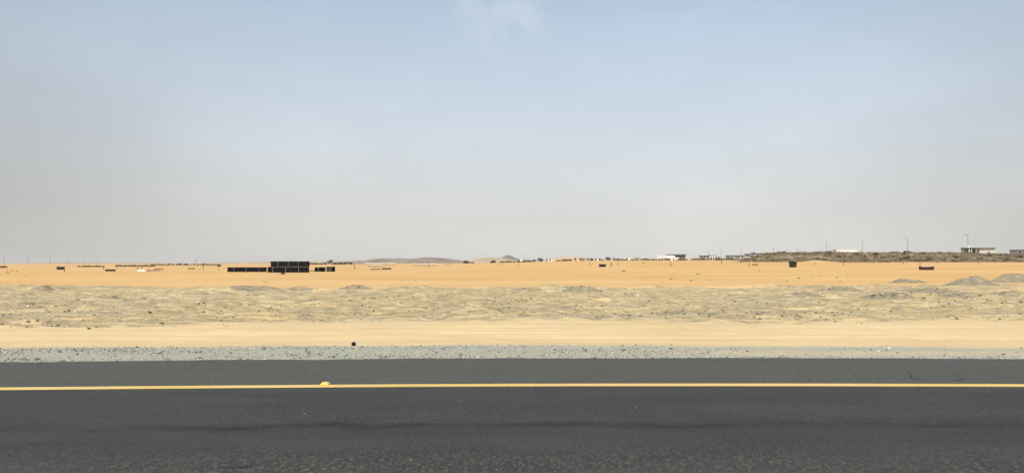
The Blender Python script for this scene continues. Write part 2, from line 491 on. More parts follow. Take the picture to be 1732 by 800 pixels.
    bp = N(n, 'Bump', Distance=0.006, Strength=0.7)
    n.links.new(agg, bp.inputs['Height'])
    n.links.new(bp.outputs[0], b.inputs['Normal'])
    return m

def line_material():
    m = bpy.data.materials.new('road_paint')
    n, b = nodes(m)
    tc = N(n, 'TexCoord'); P = tc.outputs['Object']
    f = noise(n, P, 9.0, 6, 0.7)
    g = noise(n, scaled(n, P, 0.6, 2.0, 1), 1.0, 4, 0.6)
    col = rampn(n, g, ((0.3, (0.62, 0.40, 0.10)), (0.7, (0.68, 0.48, 0.16))))
    col = mixc(n, rampn(n, f, ((0.57, 0), (0.68, 0.65))), col, (0.26, 0.19, 0.085))
    n.links.new(col, b.inputs['Base Color'])
    b.inputs['Roughness'].default_value = 0.6
    return m

def stone_material(name, stops):
    m = bpy.data.materials.new(name)
    n, b = nodes(m)
    a = N(n, 'Attribute', attribute_name='tint')
    col = rampn(n, a.outputs['Fac'], stops)
    tc = N(n, 'TexCoord')
    f = noise(n, tc.outputs['Object'], 30, 3, 0.6)
    col = mixc(n, rampn(n, f, ((0.4, 0), (0.7, 0.25))), col, (0.2, 0.18, 0.14))
    n.links.new(col, b.inputs['Base Color'])
    b.inputs['Roughness'].default_value = 0.9
    b.inputs['Specular IOR Level'].default_value = 0.2
    return m

def foliage(name, a, c):
    m = bpy.data.materials.new(name)
    n, b = nodes(m)
    tc = N(n, 'TexCoord')
    oi = N(n, 'ObjectInfo')
    f = noise(n, tc.outputs['Object'], 4, 3, 0.6)
    mixf = mathn(n, 'ADD', mathn(n, 'MULTIPLY', f, 0.6), mathn(n, 'MULTIPLY', oi.outputs['Random'], 0.4))
    n.links.new(rampn(n, mixf, ((0.25, a), (0.75, c))), b.inputs['Base Color'])
    b.inputs['Roughness'].default_value = 0.9
    b.inputs['Specular IOR Level'].default_value = 0.1
    return m

M = dict(
    ground=ground_material(), asphalt=asphalt_material(), paint=line_material(),
    tar=plain('tar', (0.018, 0.018, 0.017), 0.6, 0.2),
    gravel=stone_material('gravel_stone', ((0.0, (0.06, 0.06, 0.052)), (0.25, (0.20, 0.205, 0.175)), (0.6, (0.36, 0.37, 0.315)), (0.93, (0.48, 0.49, 0.425)), (1.0, (0.72, 0.71, 0.66)))),
    pebble=stone_material('pebble_stone', ((0.0, (0.12, 0.10, 0.075)), (0.35, (0.26, 0.225, 0.155)), (0.8, (0.42, 0.34, 0.21)), (1.0, (0.66, 0.60, 0.48)))),
    blackpipe=plain('black_polyethylene', (0.009, 0.0095, 0.011), 0.7, 0.25, 2.0, 0.05),
    batten=plain('sawn_batten', (0.24, 0.225, 0.185), 0.85, 0.25, 4.0),
    greywood=plain('weathered_wood', (0.16, 0.125, 0.085), 0.9, 0.35, 5.0),
    darkplastic=plain('dark_plastic', (0.020, 0.018, 0.017), 0.55, 0.3, 3.0),
    maroon=plain('dark_maroon_sheet', (0.055, 0.024, 0.026), 0.7, 0.3, 3.0),
    reddust=plain('faded_maroon_cloth', (0.26, 0.115, 0.10), 0.9, 0.3, 3.0),
    whitecloth=plain('dusty_white_sheet', (0.74, 0.70, 0.62), 0.85, 0.1, 2.0),
    white=plain('white_render', (0.80, 0.79, 0.76), 0.8, 0.05, 0.6),
    offwhite=plain('greyed_render', (0.60, 0.60, 0.56), 0.85, 0.10, 0.5),
    palewall=plain('pale_pink_render', (0.52, 0.42, 0.34), 0.85, 0.10, 0.5),
    grey=plain('grey_cladding', (0.19, 0.20, 0.20), 0.7, 0.12, 0.5),
    darkgrey=plain('dark_roof', (0.085, 0.09, 0.09), 0.8, 0.15, 0.5),
    rust=plain('rust_brown_sheet', (0.13, 0.055, 0.03), 0.85, 0.3, 1.0),
    glass=plain('dark_glass', (0.02, 0.022, 0.025), 0.2, 0.1, 1.0, 0.5),
    pole=plain('galvanised_steel', (0.23, 0.235, 0.235), 0.55, 0.1, 1.0, 0.4, 0.3),
    cream=plain('cream_sheet', (0.66, 0.56, 0.40), 0.8, 0.1, 0.5),
    stud=plain('yellow_plastic', (0.70, 0.42, 0.03), 0.4, 0.08, 20.0, 0.5),
    lens=plain('reflector_lens', (0.62, 0.66, 0.62), 0.15, 0.05, 20.0, 0.6),
    blackstone=plain('black_rubber', (0.012, 0.012, 0.011), 0.7, 0.3, 20.0),
    scrub=foliage('scrub_foliage', (0.145, 0.108, 0.066), (0.27, 0.215, 0.138)),
    scrubgreen=foliage('green_scrub_foliage', (0.12, 0.115, 0.065), (0.22, 0.20, 0.12)),
    tree=foliage('dark_tree_foliage', (0.045, 0.05, 0.026), (0.085, 0.09, 0.045)),
    redtree=foliage('brown_hedge_foliage', (0.10, 0.06, 0.035), (0.17, 0.11, 0.065)),
    bark=plain('bark', (0.12, 0.09, 0.06), 0.95, 0.3, 3.0),
    hilltan=plain('hill_sand', (0.43, 0.31, 0.19), 0.95, 0.2, 0.012, 0.1),
    hillbrown=plain('hill_rock', (0.235, 0.185, 0.135), 0.95, 0.35, 0.02, 0.1),
    hillgrey=plain('hill_dark_rock', (0.09, 0.09, 0.08), 0.95, 0.3, 0.01, 0.1),
    duneorange=plain('far_dune_sand', (0.55, 0.37, 0.19), 0.95, 0.12, 0.02, 0.1),
)

def earth_material():
    m = bpy.data.materials.new('heaped_earth')
    n, b = nodes(m)
    tc = N(n, 'TexCoord'); P = tc.outputs['Object']
    col = rampn(n, noise(n, P, 1.1, 6, 0.72), ((0.36, (0.19, 0.172, 0.125)), (0.52, (0.27, 0.232, 0.155)), (0.68, (0.45, 0.34, 0.185))))
    col = mixc(n, rampn(n, noise(n, P, 6.0, 4, 0.7), ((0.52, 0), (0.62, 0.7))), col, (0.19, 0.17, 0.12))
    n.links.new(col, b.inputs['Base Color'])
    b.inputs['Roughness'].default_value = 0.95; b.inputs['Specular IOR Level'].default_value = 0.1
    return m
M['earth'] = earth_material()

# ------------------------------------------------------------------ ground
def grow(start, step, end, g):
    o = []; x = start; s = step
    while x < end:
        x += s; s *= 1 + g; o.append(x)
    return np.array(o)
xr = np.concatenate([np.arange(0, 24.01, 0.10), grow(24.0, 0.10, 10500, 0.034)])
xs = np.concatenate([-xr[:0:-1], xr])
ys = np.concatenate([-grow(0, 2.0, 10500, 0.25)[::-1], np.arange(0, 10, 2.0), np.arange(10.0, 56, 0.10), grow(56, 0.10, 10500, 0.022)])
GX, GY = np.meshgrid(xs, ys)
GZ = height(GX, GY)
d_, gr_, ro_, pa_ = zones(GX, GY)
patch = fbm(GX / 2.4, GY / 1.6, 4, 201)
ro_c = ro_ * sstep(0.22, 0.5, patch + 0.12 - 0.10 * sstep(4, 26, GX) * sstep(18, 30, d_))
dust_ = sstep(0.5, 5, GX) * np.exp(-((d_ - 1.05) / 0.5) ** 2) * (0.6 + 0.8 * fbm(GX / 1.5, GY / 0.5, 3, 151))
scr_ = np.maximum(0.8 * sstep(25, 70, GX) * sstep(330, 370, GY + 30 * (fbm(GX / 20, GY / 20, 3, 161) - .5)) * sstep(0.35, 0.6, fbm(GX / 30, GY / 22, 3, 171)), 0) * (1 - sstep(700, 900, GY))
scr_ = np.maximum(scr_, 0) * (1 - dune_mask(GX, GY)) + dune_mask(GX, GY) * sstep(226, 240, GY + 8 * (fbm(GX / 9, GY / 9, 2, 141) - 0.5)) * (1 - 0.5 * sstep(340, 420, GY))
gr_ = gr_ * (d_ > -1)
nx, ny = len(xs), len(ys)
idx = np.arange(nx * ny).reshape(ny, nx)
faces = np.stack([idx[:-1, :-1], idx[:-1, 1:], idx[1:, 1:], idx[1:, :-1]], -1).reshape(-1, 4)
gme = np_mesh('ground', np.stack([GX, GY, GZ], -1).reshape(-1, 3), faces, M['ground'], True,
              dict(gravel=gr_, rough=ro_c, pale=pa_, scrub=scr_, dust=dust_))
tag(link('ground', gme), 'pale orange desert sand with a churned stony strip beyond the road', kind='structure')

# ------------------------------------------------------------------ road
def strip(name, d0, d1, z, mat, nrow, ragged=0.0, thick=0.0, parent=None, xr_=None):
    X = xs if xr_ is None else xr_
    X = X[(np.abs(X) < 3000)][::1]
    ds = np.linspace(d0, d1, nrow)
    V = []; D = []
    for i, dd in enumerate(ds):
        e = np.zeros_like(X)
        if ragged and i == nrow - 1:
            e = ragged * (fbm(X / 0.55, X * 0, 4, 301) - 0.5) + 1.6 * ragged * (fbm(X / 4.0, X * 0 + 5, 2, 303) - 0.5)
        V.append(np.stack([X, ROAD_EDGE + bend(X) + dd + e, np.full_like(X, z)], -1)); D.append(np.full_like(X, dd) + e)
    if thick:
        L = V[-1].copy(); L[:, 2] -= thick; L[:, 1] += 0.02; V.append(L); D.append(D[-1])
    V = np.array(V); ny_, nx_ = V.shape[:2]
    ii = np.arange(ny_ * nx_).reshape(ny_, nx_)
    fc = np.stack([ii[:-1, :-1], ii[:-1, 1:], ii[1:, 1:], ii[1:, :-1]], -1).reshape(-1, 4)
    return link(name, np_mesh(name, V.reshape(-1, 3), fc, mat, False, dict(across=np.array(D))), parent)
road = strip('road', -20.0, 0.0, 0.0, M['asphalt'], 11, 0.15, 0.11)
tag(road, 'dark grey asphalt road running across the foreground', kind='structure')
line = strip('edge_line', -2.86, -2.645, 0.004, M['paint'], 3, 0.012, 0.0, road)
line['label'] = 'solid worn yellow line painted along the road edge'

def crack(pts, wd):
    mb = MB()
    P_ = [Vector((x, y, 0.003)) for x, y in pts]
    Q = []
    for i in range(len(P_) - 1):
        for k in range(4):
            t = k / 4; p = P_[i].lerp(P_[i + 1], t); Q.append(p + Vector((random.uniform(-.02, .02), random.uniform(-.025, .025), 0)))
    Q.append(P_[-1])
    vs = []
    for i, p in enumerate(Q):
        ww = wd * random.uniform(0.4, 1.1) * (0.3 if i in (0, len(Q) - 1) else 1)
        vs += [p - Vector((0, ww, 0)), p + Vector((0, ww, 0))]
    mb.add(vs, [(2 * i, 2 * i + 2, 2 * i + 3, 2 * i + 1) for i in range(len(Q) - 1)])
    o = mb.build('crack', M['tar'], road)
    return o
def rp(px, row):                                   # point on the flat road
    Y = F * EYE / (row - HOR); return ((px - 866) / F * Y, Y)
crack([rp(*p) for p in ((1527, 625), (1538, 631), (1537, 638), (1560, 641), (1572, 644))], 0.03)
crack([rp(*p) for p in ((1600, 629), (1612, 634), (1628, 639), (1606, 642))], 0.025)
crack([rp(*p) for p in ((1540, 657), (1565, 661), (1592, 666))], 0.018)
def blot(px, row, wx, wy):
    x, y = rp(px, row); mb = MB(); n_ = 18
    vs = [(x, y, 0.003)] + [(x + wx * random.uniform(.55, 1.1) * math.cos(2 * math.pi * k / n_), y + wy * random.uniform(.5, 1.1) * math.sin(2 * math.pi * k / n_), 0.003) for k in range(n_)]
    mb.add(vs, [(0, 1 + k, 1 + (k + 1) % n_) for k in range(n_)])
    return mb.build('tar_patch', M['tar'], road)
blot(408, 785, 0.10, 0.055); blot(386, 786, 0.05, 0.03)

# raised yellow stud on the edge line
x, y = rp(552, 649)
t = empty('road_stud', (x, y, 0.004), 0.02)
tag(t, 'small raised yellow reflective road stud on the yellow edge line', 'road stud')
mb = MB(); mb.box(-0.058, 0.058, -0.05, 0.05, 0.0, 0.008)
mb.add([(-0.056, -0.048, 0.008), (0.056, -0.048, 0.008), (0.056, 0.048, 0.008), (-0.056, 0.048, 0.008),
        (-0.03, -0.036, 0.032), (0.03, -0.036, 0.032), (0.03, 0.036, 0.032), (-0.03, 0.036, 0.032)],
       [(4, 5, 6, 7), (0, 1, 5, 4), (1, 2, 6, 5), (2, 3, 7, 6), (3, 0, 4, 7)])
mb.build('body', M['stud'], t)
for s in (-1, 1):
    mb = MB(); mb.add([(s * 0.055, -0.03, 0.0125), (s * 0.055, 0.03, 0.0125), (s * 0.034, 0.026, 0.031), (s * 0.034, -0.026, 0.031)], [(0, 1, 2, 3) if s > 0 else (3, 2, 1, 0)])
    mb.v = [(a[0] + s * 0.003, a[1], a[2] + 0.002) for a in mb.v]
    mb.build('reflector', M['lens'], t)

# ------------------------------------------------------------------ stones
def ico():
    p = (1 + 5 ** .5) / 2
    v = np.array([(-1, p, 0), (1, p, 0), (-1, -p, 0), (1, -p, 0), (0, -1, p), (0, 1, p), (0, -1, -p), (0, 1, -p), (p, 0, -1), (p, 0, 1), (-p, 0, -1), (-p, 0, 1)], float)
    v /= np.linalg.norm(v[0])
    f = np.array([(0, 11, 5), (0, 5, 1), (0, 1, 7), (0, 7, 10), (0, 10, 11), (1, 5, 9), (5, 11, 4), (11, 10, 2), (10, 7, 6), (7, 1, 8), (3, 9, 4), (3, 4, 2), (3, 2, 6), (3, 6, 8), (3, 8, 9), (4, 9, 5), (2, 4, 11), (6, 2, 10), (8, 6, 7), (9, 8, 1)])
    return v, f
IV, IF = ico()
def scatter(name, X, Y, size, tint, mat, label, sink=0.25):
    n_ = len(X)
    Z = height(X, Y)
    sc = size[:, None] * rng.uniform(0.65, 1.25, (n_, 3)) * np.array([1.15, 1.0, 0.72])
    ang = rng.uniform(0, 6.283, n_)
    J = IV[None] * rng.uniform(0.72, 1.18, (n_, 12, 1)) * sc[:, None, :]
    c, s = np.cos(ang)[:, None], np.sin(ang)[:, None]
    V = np.stack([J[..., 0] * c - J[..., 1] * s + X[:, None], J[..., 0] * s + J[..., 1] * c + Y[:, None],
                  J[..., 2] + Z[:, None] + (size * (0.5 - sink))[:, None]], -1)
    fc = (IF[None] + 12 * np.arange(n_)[:, None, None]).reshape(-1, 3)
    me = np_mesh(name, V.reshape(-1, 3), fc, mat, False, dict(tint=np.repeat(tint, 12)))
    return tag(link(name, me), label, kind='stuff')
# verge: dense grey gravel
n0 = 30000
X = rng.uniform(-17, 17, n0); dd = rng.uniform(0.03, 2.5, n0) ** 1.0
Y = ROAD_EDGE + bend(X) + dd
_, g_, _, _ = zones(X, Y)
dens = 0.25 + 0.9 * sstep(0.42, 0.62, fbm(X / 1.6, Y / 0.6, 3, 401)) + 0.8 * (dd < 0.4) * sstep(-4, 2, X)
dens = dens * (1 - 0.85 * sstep(1.0, 5, X) * sstep(0.35, 0.7, dd))
keep = (rng.uniform(0, 1, n0) < g_ * dens * 0.8)
X, Y, dd = X[keep], Y[keep], dd[keep]
size = 0.007 + 0.024 * rng.beta(1.2, 5, len(X)) + 0.018 * (rng.uniform(0, 1, len(X)) < 0.035)
tint = rng.beta(2.2, 1.9, len(X)); tint[rng.uniform(0, 1, len(X)) < 0.09] *= 0.12
tint[rng.uniform(0, 1, len(X)) < 0.015] = 1.0
scatter('gravel', X, Y, size, tint, M['gravel'], 'loose grey gravel along the asphalt edge')
# pebbles and clods on the churned strip
n0 = 26000
Y = 20 + 27 * rng.beta(1.0, 1.35, n0); X = rng.uniform(-0.80, 0.80, n0) * Y
_, _, r_, _ = zones(X, Y)
keep = rng.uniform(0, 1, n0) < r_ * (0.12 + 0.88 * sstep(0.46, 0.66, fbm(X / 3.4, Y / 1.7, 3, 411)))
X, Y = X[keep], Y[keep]
size = 0.010 + 0.045 * rng.beta(1.1, 7, len(X)) + (rng.uniform(0, 1, len(X)) < 0.10) * rng.uniform(0.012, 0.05, len(X))
tint = rng.beta(1.6, 2.3, len(X)); tint[size > 0.035] *= 0.25; tint[rng.uniform(0, 1, len(X)) < 0.025] = 1.0
scatter('pebbles', X, Y, size, tint, M['pebble'], 'scattered pebbles and clods on the churned sandy strip')

def rock_mesh(name, mat, seed, sub=2, flat=0.7):
    r = random.Random(seed)
    import bmesh
    bm = bmesh.new(); bmesh.ops.create_icosphere(bm, subdivisions=sub, radius=1)
    off = [Vector((r.uniform(-1, 1), r.uniform(-1, 1), r.uniform(-1, 1))).normalized() for _ in range(7)]
    cut = [r.uniform(0.55, 0.95) for _ in off]
    for v in bm.verts:
        for o, c in zip(off, cut):
            dp = v.co.dot(o)
            if dp > c: v.co -= o * (dp - c) * 0.85
        v.co *= r.uniform(0.96, 1.04); v.co.z *= flat
    me = bpy.data.meshes.new(name); bm.to_mesh(me); bm.free(); me.materials.append(mat)
    return me
whitest = plain('pale_stone', (0.72, 0.68, 0.58), 0.9, 0.12, 8)
darkst = plain('dark_stone', (0.075, 0.062, 0.045), 0.9, 0.3, 8)
redst = plain('red_brown_stone', (0.16, 0.055, 0.03), 0.9, 0.3, 8)
RW = [rock_mesh('rock', whitest, k, 2, .6) for k in range(3)]
RD = [rock_mesh('rock', darkst, 10 + k, 2, .6) for k in range(3)]
RR = [rock_mesh('rock', redst, 20, 2, .7)]
def rock(px, row, wpx, meshes, label, group=None, name='rock'):
    p = on_row(px, row); s = wpx / F * p.y / 2
    o = link(name, random.choice(meshes), None, (p.x, p.y, p.z + (0.3 if name == 'rock' else 0.12) * s), random.uniform(-.4, .4))
    o.scale = (s, s * random.uniform(.8, 1), s * (random.uniform(.75, .95) if name == 'rock' else random.uniform(.3, .6)))
    return tag(o, label, 'rock' if name == 'rock' else 'clod', group)
def ball_mesh():
    import bmesh
    bm = bmesh.new(); bmesh.ops.create_icosphere(bm, subdivisions=3, radius=0.046)
    for v in bm.verts: v.co *= 1 + 0.05 * math.sin(v.co.x * 190) * math.sin(v.co.z * 160 + 1)
    me = bpy.data.meshes.new('ball'); bm.to_mesh(me); bm.free(); me.materials.append(M['blackstone'])
    for q in me.polygons: q.use_smooth = True
    return me
p = on_row(599.5, 584)
o = link('ball', ball_mesh(), None, (p.x, p.y, p.z + 0.036), 0.4)
tag(o, 'small round black ball resting where gravel meets pale sand', 'ball')
rock(255.5, 529.5, 6.5, RR, 'dark red brown stone alone on the churned sand at left')
rock(129, 528.5, 5, RW, 'white stone with dark broken side, left of the red brown stone')
rock(92, 536.5, 4.5, RW, 'pale stone on the near edge of the churned strip, at far left')
rock(50, 519, 5.5, RW, 'flat white stone near the left edge of the churned strip')
rock(272, 518, 4.5, RW, 'small white stone just behind the red brown stone')
rock(1078, 502, 5.5, RW, 'pale stone on churned ground near the middle, beside dark clods')
rock(1386, 496, 4.5, RW, 'bluish white stone on the low grey mound at right')
rock(1432, 501, 4, RW, 'small white stone right of the low grey mound')
rock(1466, 481, 4, RW, 'bright white stone where orange sand meets the churned strip')
rock(1500, 571, 4.5, RW, 'lone white stone on the smooth pale sand track')
rock(206, 563, 2.5, RW, 'tiny white pebble on the smooth pale sand at left')
for px, row, wp, lb in ((133, 507, 7, 'flat brown clod at the far left of the churned strip, largest there'), (246, 505, 5, 'small dark clod behind the dark red brown stone'),
        (196, 502, 5, 'dark clod between the flat brown clod and red brown stone'), (70, 519, 5, 'dark clod beside the flat white stone at far left'),
        (533, 516, 4, 'tiny dark clod mid strip below the pipe stack, nearer the track'), (544, 530, 3.5, 'tiny dark clod on near edge of the strip above the black ball'),
        (668, 508, 4, 'left one of two dark clods left of the strip middle'), (679, 512, 4, 'right one of two dark clods left of the strip middle'),
        (752, 517, 4, 'dark clod on the churned strip left of the grey peak'), (785, 512, 4, 'dark clod on the churned strip below the dark bush at brown hills'),
        (1087, 517, 5, 'dark clod in front of the pale stone near the middle'), (1097, 509, 6, 'dark clod just right of the pale stone near the middle'),
        (1242, 510, 6, 'dark clod on grey patch left of the low grey mound'), (1256, 533, 4, 'dark clod where the churned strip meets the smooth track at right'),
        (1510, 501, 4, 'dark clod on the dark bluish grey gravel mound'), (1560, 504, 8, 'wide dark clod between the two grey gravel mounds'),
        (1603, 515, 5, 'left one of two dark clods below the small grey gravel mound'), (1594, 519, 6, 'nearer one of two dark clods below the small grey gravel mound'),
        (1663, 513, 4, 'dark clod on the strip below the long grey earth mound'), (1717, 516, 5, 'dark clod at the far right edge of the churned strip'),
        (834, 514, 4, 'dark clod at the middle of the strip below the grey peak')):
    rock(px, row, wp, RD, lb, 'dark clods on the churned strip', 'clod')
for px, row, wp, lb in ((14, 461, 6, 'lowest of three dark clods on orange sand at the left edge'), (21, 459, 5, 'middle of three dark clods on orange sand at the left edge'), (30, 459, 5, 'right one of three dark clods on orange sand at the left edge'),
        (45, 467, 4, 'lone dark clod on orange sand below the three at left'), (447, 476, 4, 'left one of two clods below the low black pipe bundle'), (452, 478, 5, 'right one of two clods below the low black pipe bundle'),
        (703, 474, 4, 'small dark clod on orange sand below the shorter pale roof'), (1055, 458.5, 7, 'flat clod on orange sand right of the stout dark stake'), (1180, 464, 7, 'pointed dark clod on orange sand below the houses right of villa'),
        (1147, 459, 3.5, 'tiny clod on orange sand just right of the lean bent stake'), (1284, 458, 5, 'flat clod on orange sand below the rusty brown poles'), (1330, 476, 6, 'dark flat clod left of the clod cluster below the black tub'),
        (1350, 471, 8, 'largest clod of the cluster below the deep black tub'), (1360, 470, 4, 'small clod touching the largest of the cluster below the tub'), (1371, 469.5, 5, 'clod right of the cluster below the deep black tub'),
        (1387, 468, 3.5, 'tiny clod at the right end of the cluster below the tub'), (1415, 469.5, 7, 'long flat dark clod below the tall stake before the scrub'), (1433, 469, 4, 'small clod right of the long flat dark clod'),
        (1433, 462, 3, 'tiny clod above the long flat dark clod'), (1120, 478, 3, 'tiny clod on near orange sand below the villa'), (1090, 470, 4, 'small clod on orange sand below the low pinkish house'),
        (1134, 472, 7, 'long clod on orange sand below the lean bent stake'), (1168, 475, 7, 'slanting clod on orange sand right of the long clod below villa'), (1200, 475, 4, 'small clod right of the slanting clod on orange sand'),
        (1388, 461, 3, 'tiny clod on orange sand below the pale sand drift'), (1420, 476, 5, 'flat clod on orange sand just below the long flat dark clod')):
    rock(px, row, wp, RD, lb, 'dark clods on the orange sand', 'clod')

# heaps of dumped earth
def mound(px0, px1, row_base, row_top, label, seed, stones=0, mat='earth', name='earth_mound'):
    p = on_row((px0 + px1) / 2, row_base)
    wx = (px1 - px0) / F * p.y / 2
    wy = wx * 0.8
    cy = p.y + wy * 0.6
    cx = p.x * cy / p.y
    top = EYE - (row_top - HOR) / F * cy
    b = gz(cx, cy); hh = max(0.12, top - b)
    nr, na = 16, 48
    A_ = 2 * np.pi * np.arange(na) / na
    rr = (np.arange(1, nr + 1) / nr)[:, None]
    e = 1 + 0.9 * (fbm(np.cos(A_) * 1.3 + seed, np.sin(A_) * 1.3, 3, seed) - .5)[None]
    lx = rr * wx * 1.15 * e * np.cos(A_)[None]; ly = rr * wy * 1.15 * e * np.sin(A_)[None]
    bump = fbm(lx / 0.5 + seed, ly / 0.5, 3, seed + 5) - .5
    skew = 0.5 + 0.5 * np.sin(seed * 2.1 + lx / wx * 2.2)
    prof = (1 - sstep(0.30, 1.0, rr)) * (0.50 + 0.55 * skew * fbm(lx / (wx * .45) + seed * 3.7, ly / (wx * .6), 3, seed + 8) * 2)
    z_ = np.minimum(hh * 0.95 * prof, hh * 1.05) + 0.32 * hh * bump * (1 - rr)
    g_ = height(cx + lx, cy + ly) - b
    zz = g_ * np.minimum(1, rr * 1.5) + z_ - 0.05 * (rr >= 1)
    vs = [(0, 0, float(zz[0].mean()))] + [tuple(q) for q in np.stack([lx, ly, zz], -1).reshape(-1, 3)]
    fs = []
    for k in range(na): fs.append((0, 1 + k, 1 + (k + 1) % na))
    for i in range(nr - 1):
        for k in range(na):
            a_, b_ = 1 + i * na + k, 1 + i * na + (k + 1) % na
            fs.append((a_, a_ + na, b_ + na, b_))
    mb = MB(); mb.add(vs, fs)
    o = mb.build(name, M[mat], None, (cx, cy, b), 0, True)
    tag(o, label, 'mound')
    if stones:
        V = []; Fc = []; T = []
        for k in range(stones):
            j = random.randrange(1, 1 + na * (nr - 2)); q = np.array(vs[j]); s = random.uniform(.02, .09)
            V.append(IV * rng.uniform(.75, 1.2, (12, 1)) * s * np.array([1.3, 1, .7]) + q + np.array([0, 0, s * .3])); Fc.append(IF + 12 * k); T += [random.random() ** 1.5] * 12
        so = link('stone', np_mesh('stone', np.concatenate(V), np.concatenate(Fc), M['pebble'], False, dict(tint=np.array(T))), o)
        so['kind'] = 'stuff'
mound(1506, 1566, 478.5, 469.5, 'stony grey rubble mound on orange sand, left of two larger mounds', 2, 90)
mound(1594, 1676, 479, 466.5, 'long low grey earth mound between rubble mound and right edge', 3, 30)
mound(1682, 1762, 477.5, 464.5, 'broad grey earth mound cut by the right edge of the view', 4, 16)
mound(1525, 1622, 494.5, 484.5, 'wide low grey earth mound in front of the stony rubble mound', 5, 20)
mound(1462, 1548, 504, 495, 'dark bluish grey gravel mound on the churned strip at right', 6, 40)
mound(1388, 1462, 492, 486, 'low grey earth mound on near edge of orange sand at right', 7, 12)
mound(1586, 1650, 502, 495.5, 'small grey gravel mound right of the dark bluish grey mound', 12, 14)
mound(1672, 1730, 501, 495, 'flat grey gravel mound near the right edge on the strip', 15, 12)
mound(1330, 1392, 499, 494, 'flat grey patch mound carrying a bluish white stone', 16, 10)
mound(385, 470, 490, 482, 'broad low sandy grey mound below the low black pipe bundle', 8, 12)
mound(568, 628, 489, 483, 'low stony mound in the middle left on the strip edge', 9, 25)
mound(482, 536, 489, 485.5, 'flat grey earth mound below the two stacked black pipe bundles', 13, 12)
mound(946, 1022, 492, 485, 'grey stony mound beside the middle of the strip edge', 10, 30)
mound(872, 926, 491, 486, 'small grey earth mound at the middle of the strip edge', 11, 10)
mound(58, 94, 489, 485.2, 'small brown earth mound on the strip edge at far left', 14, 14)

# ------------------------------------------------------------------ black pipe bundles
def pipe_bundle(loc, rz, L, wd, ht, r, frames, label, group='bundles of black pipes stored on the sand', bt=0.05, base_gap=0.06):
    t = empty('pipe_bundle', loc, rz)
    tag(t, label, 'pipe bundle', group)
    mb = MB()
    nz_ = max(1, int(round((ht - base_gap) / (2 * r)))); r = (ht - base_gap) / (2 * nz_); ny_ = max(2, int(round(wd / (2 * r))))
    for i in range(nz_):
        for j in range(ny_):
            zz = base_gap + r * (2 * i + 1); yy = -wd / 2 + wd * (j + 0.5) / ny_
            e = random.uniform(-0.03, 0.03)
            mb.tube((-L / 2 + e, yy, zz), (L / 2 + e, yy, zz), r * 0.985, n=8)
    o = mb.build('pipes', M['blackpipe'], t, smooth=False); o['kind'] = 'stuff'
    zt = base_gap + nz_ * 2 * r
    for fx in frames:
        fb = MB(); x_ = (fx - 0.5) * L; h_ = bt / 2
        fb.box(x_ - h_, x_ + h_, -wd / 2 - 0.05, -wd / 2 - 0.003, 0.0, zt + 0.002)
        fb.box(x_ - h_, x_ + h_, wd / 2 + 0.003, wd / 2 + 0.05, 0.0, zt + 0.002)
        fb.box(x_ - h_ - .002, x_ + h_ + .002, -wd / 2 - 0.06, wd / 2 + 0.06, zt + 0.003, zt + 0.013)
        fb.box(x_ - h_ - .002, x_ + h_ + .002, -wd / 2 - 0.06, wd / 2 + 0.06, 0.0, base_gap - .003)
        fb.build('timber_frame', M['batten'], t)
    return t
def span(px0, px1, row):
    a = on_row((px0 + px1) / 2, row); return a, (px1 - px0) / F * a.y
a, L = span(453, 521, 461.2); ht = 9.7 / F * a.y
pipe_bundle((a.x, a.y + 0.5, a.z), 0, L, 1.05, ht, 0.062, (0.13, 0.45, 0.775), 'lower black pipe bundle standing on the sand under another bundle', bt=0.075)
z2 = a.z + ht + 0.016
a2x = (489.5 - 866) / F * a.y
pipe_bundle((a2x, a.y + 0.6, z2), 0, 63.5 / F * a.y, 1.05, 9.6 / F * a.y - 0.02, 0.062, (0.20, 0.47, 0.74), 'upper black pipe bundle stacked on top of another bundle', bt=0.055, base_gap=0.02)
a, L = span(385, 449, 460.4); ht = 8.3 / F * a.y
pipe_bundle((a.x, a.y + 0.5, a.z), 0, L, 1.0, ht, 0.062, (0.17, 0.49, 0.84), 'single low black pipe bundle left of the two stacked bundles', bt=0.06)
a, L = span(532, 547, 459.6)
pipe_bundle((a.x, a.y + 1.2, a.z), R(62), 2.6, 1.0, 7.6 / F * a.y, 0.05, (0.08, 0.9), 'short black pipe bundle turned end on, right of the stacked bundles', bt=0.1)
a, L = span(547, 568, 459.6)
pipe_bundle((a.x, a.y + 1.2, a.z), R(-38), 2.0, 1.0, 8.6 / F * a.y, 0.05, (0.15, 0.55, 0.9), 'short black pipe bundle with several pale battens, rightmost of the black bundles', bt=0.12)
a, L = span(519, 534, 458.8)
pipe_bundle((a.x, a.y + 2, a.z), 0, L, 0.5, 0.2, 0.05, (0.5,), 'flat layer of black pipes lying between stacked and short bundles', bt=0.04)
def crate(px, row, wpx, hpx, label):
    p = on_row(px, row); s = p.y / F; W = wpx * s; H = hpx * s
    t = empty('trestle', (p.x, p.y, p.z), 0.1); tag(t, label, 'trestle', 'dark trestles in front of the pipes')
    mb = MB(); mb.box(-W / 2, W / 2, -0.2, 0.2, H * .55, H); mb.build('top', M['darkplastic'], t)
    for sx in (-1, 1):
        mb = MB(); mb.box(sx * W * .36 - .03, sx * W * .36 + .03, -0.18, 0.18, 0, H * .55 - .003); mb.build('leg', M['darkplastic'], t)
crate(477.2, 464.3, 3, 4.6, 'short dark trestle in front of stacked pipes, the left one of two')
crate(480.8, 464.3, 2.6, 4.6, 'short dark trestle in front of stacked pipes, the right one of two')

